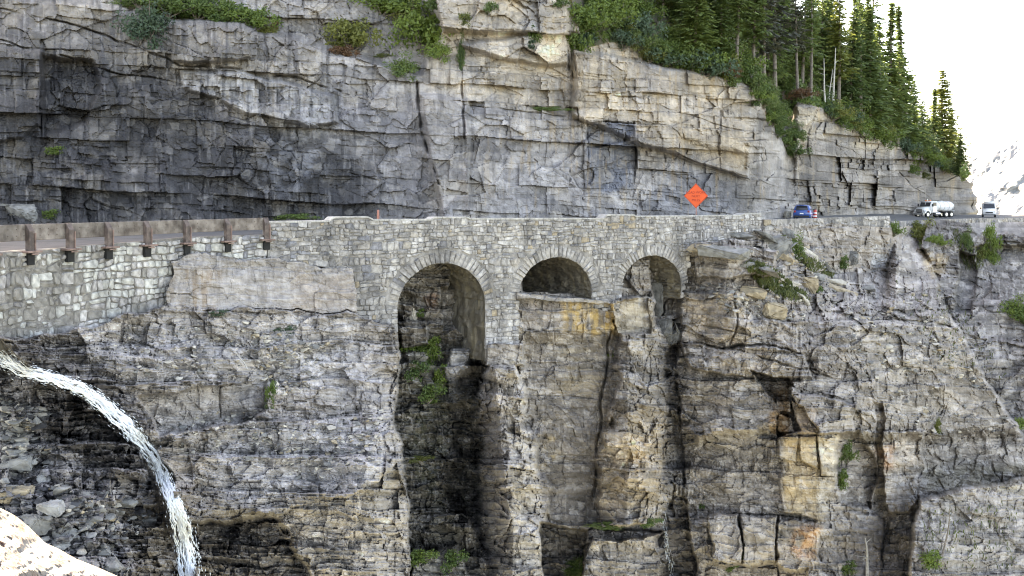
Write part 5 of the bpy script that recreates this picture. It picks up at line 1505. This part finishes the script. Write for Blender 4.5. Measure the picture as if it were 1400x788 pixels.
for k in range(38):
    f = _s.random(); px = 1032 + 50 * f + _s.uniform(-8, 10); py = 118 + 92 * f + _s.uniform(-22, 6)
    cshrub(px, py, _s.uniform(9, 16), _s.uniform(9, 16), mt := _s.choice(['shrub_dark', 'shrub_dark', 'shrub', 'fir']), TONE[mt] + ' bush in the ' + ('upper' if f < .4 else 'middle' if f < .7 else 'lower') + ' part of the gully between the cliffs', group='bushes in the gully')
# plants below and beside the road
for a in [(1087, 346, 14, 22, 'shrub', 'bright leafy bush beside the big boulder on the right slope'), (1065, 328, 10, 7, 'shrub', 'small green plant above the leafy slope bush'), (1153, 358, 10, 11, 'shrub_dark', 'dark bush at the corner under the square ended parapet'),
          (1118, 399, 11, 9, 'shrub_dark', 'small dark bush below the squarish tan block'), (1220, 314, 11, 14, 'shrub', 'round green bush at the square end of the parapet'),
          (1262, 322, 20, 18, 'shrub_yellow', 'sparse yellowish bush in front of the tanker truck'), (1278, 330, 14, 12, 'shrub', 'green bush low in front of the tanker truck'), (1250, 312, 12, 12, 'shrub_yellow', 'grey twiggy bush left in front of the tanker truck'),
          (1320, 330, 9, 16, 'shrub_dark', 'dark green upright bush on the dark rock bump'), (1352, 328, 10, 28, 'shrub', 'slim green sapling under the white camper'), (1338, 350, 12, 10, 'shrub_yellow', 'yellow green low bush at the head of the far cleft'),
          (1354, 352, 12, 14, 'shrub', 'green bush below the slim sapling'), (1384, 424, 20, 18, 'shrub', 'leafy green bush at the right picture edge'), (1396, 432, 14, 14, 'shrub_dark', 'dark green bush cut by the right picture edge'),
          (1156, 618, 11, 20, 'shrub_dark', 'dark green plant hanging in the cleft of the tan rock'), (1152, 655, 10, 16, 'shrub', 'green moss plant below the hanging cleft plant'),
          (1281, 583, 7, 14, 'shrub_yellow', 'yellow green tuft on the right slope'), (1274, 764, 18, 13, 'shrub', 'round green bush at lower right'), (1392, 580, 12, 10, 'shrub', 'small bush on the slope at the right edge'),
          (566, 510, 16, 18, 'shrub_dark', 'dark green moss and ferns on the left chasm wall'), (586, 540, 18, 16, 'shrub_dark', 'dark green ferns halfway down the left chasm wall'), (604, 512, 12, 16, 'shrub', 'green ferns in the middle of the left chasm wall'),
          (570, 478, 24, 22, 'shrub', 'bright green ferny bush in the mouth of the left arch'), (594, 470, 12, 12, 'shrub', 'second green ferny bush in the left arch mouth'), (588, 492, 14, 14, 'shrub_dark', 'dark fern trailing below the left arch'),
          (570, 764, 22, 14, 'shrub', 'green plants on the ledge at the foot of the left chasm'), (616, 768, 18, 18, 'shrub_dark', 'dark green plants right of the ledge in the left chasm'), (570, 628, 18, 5, 'shrub_yellow', 'mossy yellow green strip in the left chasm'),
          (788, 776, 24, 14, 'shrub_dark', 'dark green plants in the hollow below the flat panel'), (830, 718, 26, 5, 'shrub_dark', 'low plants on the ledge under the tan buttress'), (885, 715, 16, 8, 'shrub_dark', 'plants at the right of the ledge under the tan buttress'),
          (836, 484, 6, 5, 'shrub', 'tiny green tuft beside the block under the middle pier'), (897, 428, 7, 9, 'shrub_blue', 'pale green tuft in the right arch cleft'), (577, 428, 7, 7, 'shrub', 'tiny fern on the block inside the left arch'),
          (230, 374, 7, 11, 'shrub_blue', 'grey green tuft where the whitish wall ends'), (390, 452, 20, 8, 'shrub_blue', 'grey green grass on the bench under the smooth band'), (372, 540, 9, 22, 'shrub', 'green tuft in the crevice of the left bench'),
          (300, 428, 16, 5, 'shrub_blue', 'low grey tuft at the foot of the smooth band'), (443, 357, 8, 5, 'shrub', 'tiny green plant at the foot of the parapet left of arches'), (960, 690, 8, 6, 'shrub_dark', 'tiny dark plant at the cleft foot right'),
          (1016, 758, 6, 8, 'shrub', 'small green sprig between the square foot blocks'), (997, 776, 10, 6, 'shrub', 'low green plant at the bottom by the foot blocks'), (1160, 775, 16, 10, 'shrub_dark', 'dark plants at the bottom right of the orange rock')]:
    cshrub(*a, where='low')

def grass_patch():
    r = np.random.default_rng(77)
    polys = [([(1018, 362), (1036, 362), (1075, 385), (1100, 408), (1080, 408), (1040, 392)], 3600), ([(1090, 350), (1130, 365), (1140, 380), (1110, 372)], 1200), ([(1030, 380), (1100, 402), (1110, 414), (1070, 410)], 700),
             ([(1070, 322), (1095, 332), (1100, 345), (1078, 340)], 300), ([(1300, 312), (1330, 330), (1345, 365), (1322, 372)], 500), ([(1210, 380), (1330, 430), (1380, 520), (1290, 500)], 250), ([(1260, 700), (1390, 690), (1390, 780), (1270, 780)], 130)]
    C = []; U = []; Vv = []
    for poly, n in polys:
        xs = [p[0] for p in poly]; ys = [p[1] for p in poly]
        qx = r.uniform(min(xs), max(xs), n * 2); qy = r.uniform(min(ys), max(ys), n * 2)
        ok = polysd(qx, qy, poly) > -2 * r.random(n * 2)
        for x, y in zip(qx[ok], qy[ok]):
            D = low_at(x, y); h = r.uniform(.12, .38)
            t = np.array([r.normal() * .35, r.normal() * .35, 1]); t /= np.linalg.norm(t)
            C.append(np.array(P(x, y, D - .06)) + t * h * .5); U.append(t * h * .5)
            s = np.cross(t, r.normal(size=3)); Vv.append(s / np.linalg.norm(s) * r.uniform(.015, .04))
    link('grass', quads_mesh('grass', np.array(C), np.array(U), np.array(Vv), M['grass']), kind='stuff', label='green grass strips on the right hand slope')
grass_patch()

def undergrowth():
    r = np.random.default_rng(78); C = []
    for k in range(15000):
        px = r.uniform(790, 1318) if k % 3 else r.uniform(930, 1200)
        b = slope_at(px, r.uniform(0, .7) ** 1.3); C.append(np.array(b) + np.array([0, 0, abs(r.normal()) * .35]))
    C = np.array(C); n = len(C); a = rand_unit(r, n); b = np.cross(a, rand_unit(r, n)); sz = r.uniform(.10, .22, n)[:, None]
    link('undergrowth', quads_mesh('undergrowth', C, a * sz, b * sz * .6, M['shrub_dark']), kind='stuff', label='dark green undergrowth covering the hillside')
undergrowth()

# ------------------------------------------------------------------ vehicles, sign, road markers
def paint(name, col, rough=.35, coat=.4, var=.05):
    m = mat_simple(name, col, rough, 0, var, 3.0)
    m.node_tree.nodes['Principled BSDF'].inputs['Coat Weight'].default_value = coat
    return m
M['blue_paint'] = paint('blue_car_paint', (.015, .085, .32), .3, .6)
M['white_paint'] = paint('white_vehicle_paint', (.80, .80, .80), .35, .4)
M['glass'] = paint('dark_glass', (.03, .035, .045), .08, .3)
M['tyre'] = mat_simple('tyre_rubber', (.025, .025, .026), .85)
M['chrome'] = mat_simple('bright_metal', (.55, .55, .56), .3, .8, .1)
M['tail_red'] = paint('tail_lamp_red', (.35, .015, .012), .3)
M['amber'] = paint('amber_lens', (.85, .20, .02), .35)
M['lamp_glass'] = paint('headlamp_glass', (.65, .66, .68), .15)
M['dark_trim'] = mat_simple('dark_trim', (.03, .03, .033), .6)
M['grey_trim'] = mat_simple('grey_trim', (.22, .22, .23), .6)
M['sign_orange'] = mat_simple('sign_orange', (.86, .105, .022), .5, 0, .05, 3)
M['sign_red'] = mat_simple('sign_letter_red', (.40, .028, .012), .6, 0, .05)
M['marker_coral'] = mat_simple('faded_coral', (.42, .17, .12), .7, 0, .12, 5)
M['marker_red'] = mat_simple('marker_red', (.62, .06, .045), .5, 0, .08, 5)

def wheel(root, x, y, z, r, w):
    o = MB().tube([(x, y - w / 2, z), (x, y + w / 2, z)], r, 20).build('wheel', M['tyre'], root, .03)
    MB().tube([(x, y - w / 2 - .012, z), (x, y + w / 2 + .012, z)], r * .58, 14).build('rim', M['chrome'], o, .015)
    return o

def sections(mb, secs):
    """loft through cross sections given as (x, [(y, z) ...])"""
    n = len(secs[0][1]); vs = [(x, y, z) for x, pr in secs for y, z in pr]; fs = []
    for k in range(len(secs) - 1):
        for q in range(n):
            fs.append((k * n + q, k * n + (q + 1) % n, (k + 1) * n + (q + 1) % n, (k + 1) * n + q))
    fs.append(tuple(range(n - 1, -1, -1))); fs.append(tuple((len(secs) - 1) * n + q for q in range(n)))
    return mb.add(vs, fs)

def blue_car():
    root = thing('parked_car', P(1098.5, 300.6, 92.5), 'dark blue hatchback seen from behind on the road above the right parapet', 'car', rz=math.radians(90 - 22))
    root.location.z = float(ZR(1098)) + .005; root.scale = (.94, .94, .94)
    # local x forward, y left
    def pr(hw, zb, zt, inset=.0):
        return [(-hw, zb), (hw, zb), (hw + .02, zb + (zt - zb) * .55), (hw - inset, zt), (-hw + inset, zt), (-hw - .02, zb + (zt - zb) * .55)]
    body = MB(); sections(body, [(-2.05, pr(.74, .34, .86, .05)), (-1.98, pr(.83, .26, .98, .05)), (-1.2, pr(.86, .22, 1.0, .04)), (.9, pr(.86, .22, .98, .04)), (1.75, pr(.83, .24, .86, .06)), (2.05, pr(.72, .30, .68, .08))])
    body.build('body', M['blue_paint'], root, .03, True, 2)
    cab = MB(); sections(cab, [(-1.92, pr(.76, .95, 1.02, .02)), (-1.55, pr(.76, .95, 1.46, .16)), (-1.1, pr(.77, .95, 1.53, .17)), (.15, pr(.77, .95, 1.54, .17)), (.55, pr(.77, .95, 1.42, .16)), (1.2, pr(.76, .93, .98, .02))])
    cab.build('cabin', M['blue_paint'], root, .03, True, 2)
    rw = MB(); rw.add([(-1.955, -.62, 1.03), (-1.955, .62, 1.03), (-1.615, .52, 1.43), (-1.615, -.52, 1.43), (-1.90, -.60, 1.03), (-1.90, .60, 1.03), (-1.57, .5, 1.43), (-1.57, -.5, 1.43)],
                      [(0, 1, 2, 3), (4, 7, 6, 5), (0, 4, 5, 1), (2, 6, 7, 3), (1, 5, 6, 2), (0, 3, 7, 4)])
    rw.build('rear_window', M['glass'], root)
    for s in (-1, 1):
        sw = MB(); sw.add([(-1.35, s * .79, 1.03), (.95, s * .79, 1.03), (.40, s * .69, 1.40), (-1.15, s * .65, 1.44)], [(0, 1, 2, 3)]); sw.add([(-1.35, s * .75, 1.03), (.95, s * .75, 1.03), (.40, s * .60, 1.40), (-1.15, s * .58, 1.44)], [(0, 1, 2, 3)])
        sw.build('side_window', M['glass'], root)
        MB().box((-2.0, s * .66, .86), (.12, .22, .22)).build('tail_lamp', M['tail_red'], root, .03)
        MB().box((.72, s * .95, 1.02), (.12, .22, .14)).build('mirror', M['dark_trim'], root, .04)
        MB().tube([(-1.2, s * .56, 1.57), (-1.0, s * .56, 1.61), (.1, s * .56, 1.61), (.2, s * .56, 1.57)], .02, 6).build('roof_rail', M['dark_trim'], root)
        for x in (-1.3, 1.3): wheel(root, x, s * .76, .32, .32, .20)
    MB().box((-2.06, 0, .38), (.12, 1.5, .18)).build('bumper', M['dark_trim'], root, .04)
    MB().box((-2.075, 0, .66), (.03, .36, .13)).build('number_plate', M['white_paint'], root)
    MB().box((-1.70, 0, 1.52), (.24, 1.0, .04)).build('spoiler', M['blue_paint'], root, .015)
blue_car()

def tanker():
    root = thing('tanker_truck', P(1276, 298.3, 142), 'white tanker truck with amber roof beacons facing left on the road', 'truck')
    h = Vector((-.90, -.43, 0)).normalized(); root.rotation_euler = (0, 0, math.atan2(h.y, h.x))
    root.location.z = float(ZR(1276)) + .005; root.scale = (.92, .92, .92)
    MB().box((-.1, 0, .78), (6.6, .85, .22)).build('chassis', M['dark_trim'], root, .03)
    hood = MB(); q = lambda w, a, b: [(-w, a), (w, a), (w * .96, b), (-w * .96, b)]
    sections(hood, [(1.75, q(1.0, .75, 1.78)), (2.7, q(.92, .72, 1.62)), (3.15, q(.86, .72, 1.46))]); hood.build('hood', M['white_paint'], root, .07, True, 2)
    cab = MB(); sections(cab, [(.35, q(1.15, .75, 2.62)), (1.5, q(1.15, .75, 2.64)), (1.62, q(1.14, .75, 2.56)), (1.95, q(1.08, .75, 1.78))]); cab.build('cab', M['white_paint'], root, .05, True, 2)
    ws = MB(); ws.add([(1.97, -.98, 1.80), (1.97, .98, 1.80), (1.68, 1.0, 2.46), (1.68, -1.0, 2.46), (1.9, -.98, 1.80), (1.9, .98, 1.80), (1.62, 1.0, 2.46), (1.62, -1.0, 2.46)], [(0, 1, 2, 3), (4, 7, 6, 5), (0, 4, 5, 1), (2, 6, 7, 3), (1, 5, 6, 2), (0, 3, 7, 4)])
    ws.build('windscreen', M['glass'], root); MB().box((1.83, 0, 2.13), (.06, .05, .74), rx=0).build('windscreen_pillar', M['white_paint'], root)
    gr = MB().box((3.17, 0, 1.12), (.06, 1.25, .56)).build('grille', M['chrome'], root, .02)
    sl = MB()
    for k in range(6): sl.box((3.205, 0, .90 + k * .09), (.02, 1.15, .035))
    link('grille_slats', sl.mesh('grille_slats', M['dark_trim']), gr)
    MB().box((3.35, 0, .62), (.22, 2.2, .30)).build('bumper', M['chrome'], root, .04)
    for s in (-1, 1):
        MB().box((3.12, s * .86, 1.10), (.16, .30, .22)).build('headlight', M['lamp_glass'], root, .03)
        fe = MB(); fe.prism([(1.85, .62), (1.95, 1.05), (2.25, 1.26), (2.75, 1.26), (3.1, 1.0), (3.2, .7), (2.95, .7), (2.85, .95), (2.6, 1.08), (2.3, 1.05), (2.1, .9), (2.05, .62)], 'y', s * .78, s * 1.16)
        fe.build('fender', M['white_paint'], root, .02)
        d = MB().box((.98, s * 1.165, 1.55), (1.0, .03, 1.3)).build('door', M['white_paint'], root, .012)
        MB().box((.62, s * 1.19, 1.45), (.14, .03, .04)).build('handle', M['dark_trim'], d)
        MB().box((1.02, s * 1.172, 2.16), (.78, .04, .56)).build('side_window', M['glass'], root, .01)
        mi = MB().box((1.75, s * 1.42, 2.0), (.10, .22, .44)); mi.tube([(1.6, s * 1.15, 2.0), (1.74, s * 1.40, 2.0)], .02, 5); mi.build('mirror', M['dark_trim'], root)
        MB().tube([(.7, s * .85, .62), (-.4, s * .85, .62)], .28, 14).build('fuel_tank', M['chrome'], root, .02)
        wheel(root, 2.48, s * .98, .5, .5, .30)
        for x in (-1.7, -2.85): wheel(root, x, s * .92, .5, .5, .46)
        MB().box((-2.27, s * .98, 1.07), (2.4, .5, .05)).build('mudguard', M['white_paint'], root, .02)
        MB().tube([(1.2, s * .45, 2.62), (1.2, s * .45, 2.68), (1.2, s * .45, 2.82), (1.2, s * .45, 2.86)], [.13, .12, .10, .04], 12).build('beacon', M['amber'], root)
    MB().box((1.2, 0, 2.68), (.3, .5, .10)).build('light_bar', M['amber'], root, .02)
    MB().tube([(.25, -.95, 1.0), (.25, -.95, 3.0)], .06, 8).build('exhaust_stack', M['chrome'], root)
    tk = MB(); prof = []
    def ell(x, f):
        return (x, [(math.cos(k / 28 * math.tau) * 1.14 * f, 1.83 + math.sin(k / 28 * math.tau) * .80 * f) for k in range(28)])
    sections(tk, [ell(.12, .55), ell(.06, .84), ell(-.06, .97), ell(-.2, 1), ell(-3.3, 1), ell(-3.44, .97), ell(-3.54, .84), ell(-3.6, .5)]); t = tk.build('tank', M['white_paint'], root, 0, True)
    for x in (-.3, -1.35, -2.4, -3.25):
        rb = MB(); sections(rb, [ell(x - .03, 1.012), ell(x + .03, 1.012)]); link('band', rb.mesh('band', M['grey_trim'], 0, True), t)
    MB().tube([(-1.7, 0, 2.60), (-1.7, 0, 2.72)], .26, 16).build('hatch', M['white_paint'], root, .02)
    MB().box((-3.72, 0, 1.05), (.20, 1.7, .7)).build('pump_box', M['grey_trim'], root, .04)
    la = MB(); la.tube([(-3.66, .5, 1.1), (-3.66, .5, 2.7)], .025, 5); la.tube([(-3.66, .8, 1.1), (-3.66, .8, 2.7)], .025, 5)
    for k in range(5): la.tube([(-3.66, .5, 1.3 + .3 * k), (-3.66, .8, 1.3 + .3 * k)], .02, 5)
    la.build('ladder', M['grey_trim'], root)
tanker()

def camper():
    root = thing('camper_van', P(1352, 300, 160), 'white camper van seen from the front at the far right bend', 'van')
    h = Vector((-.43, -.90, 0)).normalized(); root.rotation_euler = (0, 0, math.atan2(h.y, h.x)); root.location.z = float(ZR(1352)) + .005
    q = lambda w, a, b, i=.06: [(-w, a), (w, a), (w, a + (b - a) * .6), (w - i, b), (-w + i, b), (-w, a + (b - a) * .6)]
    b = MB(); sections(b, [(-3.0, q(1.08, .4, 2.35)), (.9, q(1.08, .38, 2.38)), (1.35, q(1.06, .38, 2.30, .10)), (2.0, q(1.04, .38, 1.42, .05)), (2.55, q(1.0, .40, 1.18, .08)), (2.68, q(.94, .44, 1.0, .06))]); b.build('body', M['white_paint'], root, .05, True, 2)
    ws = MB(); ws.add([(1.985, -.88, 1.50), (1.985, .88, 1.50), (1.50, .80, 2.18), (1.50, -.80, 2.18), (1.92, -.88, 1.48), (1.92, .88, 1.48), (1.44, .8, 2.16), (1.44, -.8, 2.16)], [(0, 1, 2, 3), (4, 7, 6, 5), (0, 4, 5, 1), (2, 6, 7, 3), (1, 5, 6, 2), (0, 3, 7, 4)])
    ws.build('windscreen', M['glass'], root)
    MB().box((1.44, 0, 2.26), (.12, 1.7, .12)).build('sun_visor', M['dark_trim'], root, .03)
    MB().box((-.8, 0, 2.52), (3.0, 1.6, .26)).build('roof_pod', M['white_paint'], root, .08, True, 2)
    rk = MB()
    for x in (-2.0, .4): rk.tube([(x, -.9, 2.72), (x, .9, 2.72)], .03, 6)
    rk.build('roof_rack', M['grey_trim'], root)
    MB().box((2.70, 0, .80), (.05, 1.1, .22)).build('grille', M['dark_trim'], root, .02)
    MB().box((2.72, 0, .50), (.16, 1.95, .22)).build('bumper', M['grey_trim'], root, .04)
    for s in (-1, 1):
        MB().box((2.62, s * .78, .90), (.14, .30, .24)).build('headlight', M['lamp_glass'], root, .04)
        mi = MB().box((1.72, s * 1.30, 1.50), (.10, .20, .34)); mi.tube([(1.70, s * 1.02, 1.46), (1.72, s * 1.24, 1.48)], .025, 5); mi.build('mirror', M['dark_trim'], root)
        MB().box((.85, s * 1.085, 1.72), (1.0, .03, .58)).build('side_window', M['glass'], root, .01)
        MB().box((-1.4, s * 1.085, 1.72), (1.6, .03, .56)).build('side_window', M['glass'], root, .01)
        for x in (-2.0, 1.75): wheel(root, x, s * .92, .36, .36, .24)
    for s in (-.4, .4): link('wiper', MB().tube([(2.0, s - .2, 1.46), (1.9, s + .25, 1.62)], .012, 4).mesh('wiper', M['dark_trim']), root)
camper()

def road_sign():
    D = 66.0; base = P(951.5, 295, D); zr = float(ZR(951))
    root = thing('road_sign', (base.x, base.y, zr), 'bright orange diamond road work sign on a thin post behind the parapet', 'sign', rz=math.radians(-29))
    zc = (HY - 268) / F * D - zr; hd = 34 / F * D / 2
    pn = MB(); pn.prism([(0, zc - hd), (hd, zc), (0, zc + hd), (-hd, zc)], 'y', -.012, .012); pn.build('panel', M['sign_orange'], root)
    for a, b in (((0, -hd), (hd, 0)), ((hd, 0), (0, hd)), ((0, hd), (-hd, 0)), ((-hd, 0), (0, -hd))):
        k = .955
        MB().tube([(a[0] * k, -.02, zc + a[1] * k), (b[0] * k, -.02, zc + b[1] * k)], .011, 4).build('border', M['sign_red'], root)
    MB().tube([(0, .05, 0), (0, .05, zc + hd * .9)], .03, 8).build('post', M['marker_coral'], root)
    MB().tube([(-hd * .92, .03, zc), (hd * .92, .03, zc)], .018, 6).build('brace', M['grey_trim'], root)
    for s in (-1, 1): MB().tube([(0, .05, .35), (s * .55, .05 + .3 * s, .02)], .025, 6).build('stand_leg', M['grey_trim'], root)
    for txt, dz, sz in (('ROAD WORK', .23, .235), ('NEXT', -.03, .235), ('MILES', -.30, .235)):
        cu = bpy.data.curves.new('lettering', 'FONT'); cu.body = txt; cu.size = sz; cu.align_x = 'CENTER'; cu.align_y = 'CENTER'; cu.extrude = .003; cu.materials.append(M['sign_red'])
        tmp = bpy.data.objects.new('lettering', cu); COL.objects.link(tmp); bpy.context.view_layer.update()
        me = bpy.data.meshes.new_from_object(tmp.evaluated_get(bpy.context.evaluated_depsgraph_get())); bpy.data.objects.remove(tmp)
        o = link('lettering', me, root, (0, -.018, zc + dz)); o.rotation_euler = (math.radians(90), 0, 0)
road_sign()

def marker(px, pyt, D, r, mat, label, cat, drum):
    b = P(px, HY, D); zr = float(ZR(px)); root = thing('traffic_drum' if drum else 'road_marker', (b.x, b.y, zr), label, cat)
    h = (HY - pyt) / F * D - zr
    MB().tube([(0, 0, 0), (0, 0, .07)], r * 1.5, 14).build('base', M['dark_trim'], root, .015)
    MB().tube([(0, 0, .06), (0, 0, h * .5), (0, 0, h * .96), (0, 0, h)], [r * 1.08, r, r * .88, r * .6], 16).build('body', mat, root, 0, True)
    for f in ((.32, .62) if drum else ()):
        MB().tube([(0, 0, h * f), (0, 0, h * (f + .11))], [r * 1.06, r * 1.03], 16, False).build('stripe', M['white_paint'], root)
    MB().box((0, 0, h + .05), (.16, .05, .12)).build('handle', M['dark_trim'], root, .015)
marker(1114.3, 287, 93.5, .17, M['marker_red'], 'red traffic drum with pale stripes right of the blue car', 'traffic drum', True)
marker(517, 287, 57.0, .08, M['marker_coral'], 'slim faded coral road marker at the cliff foot behind the left parapet', 'road marker', False)
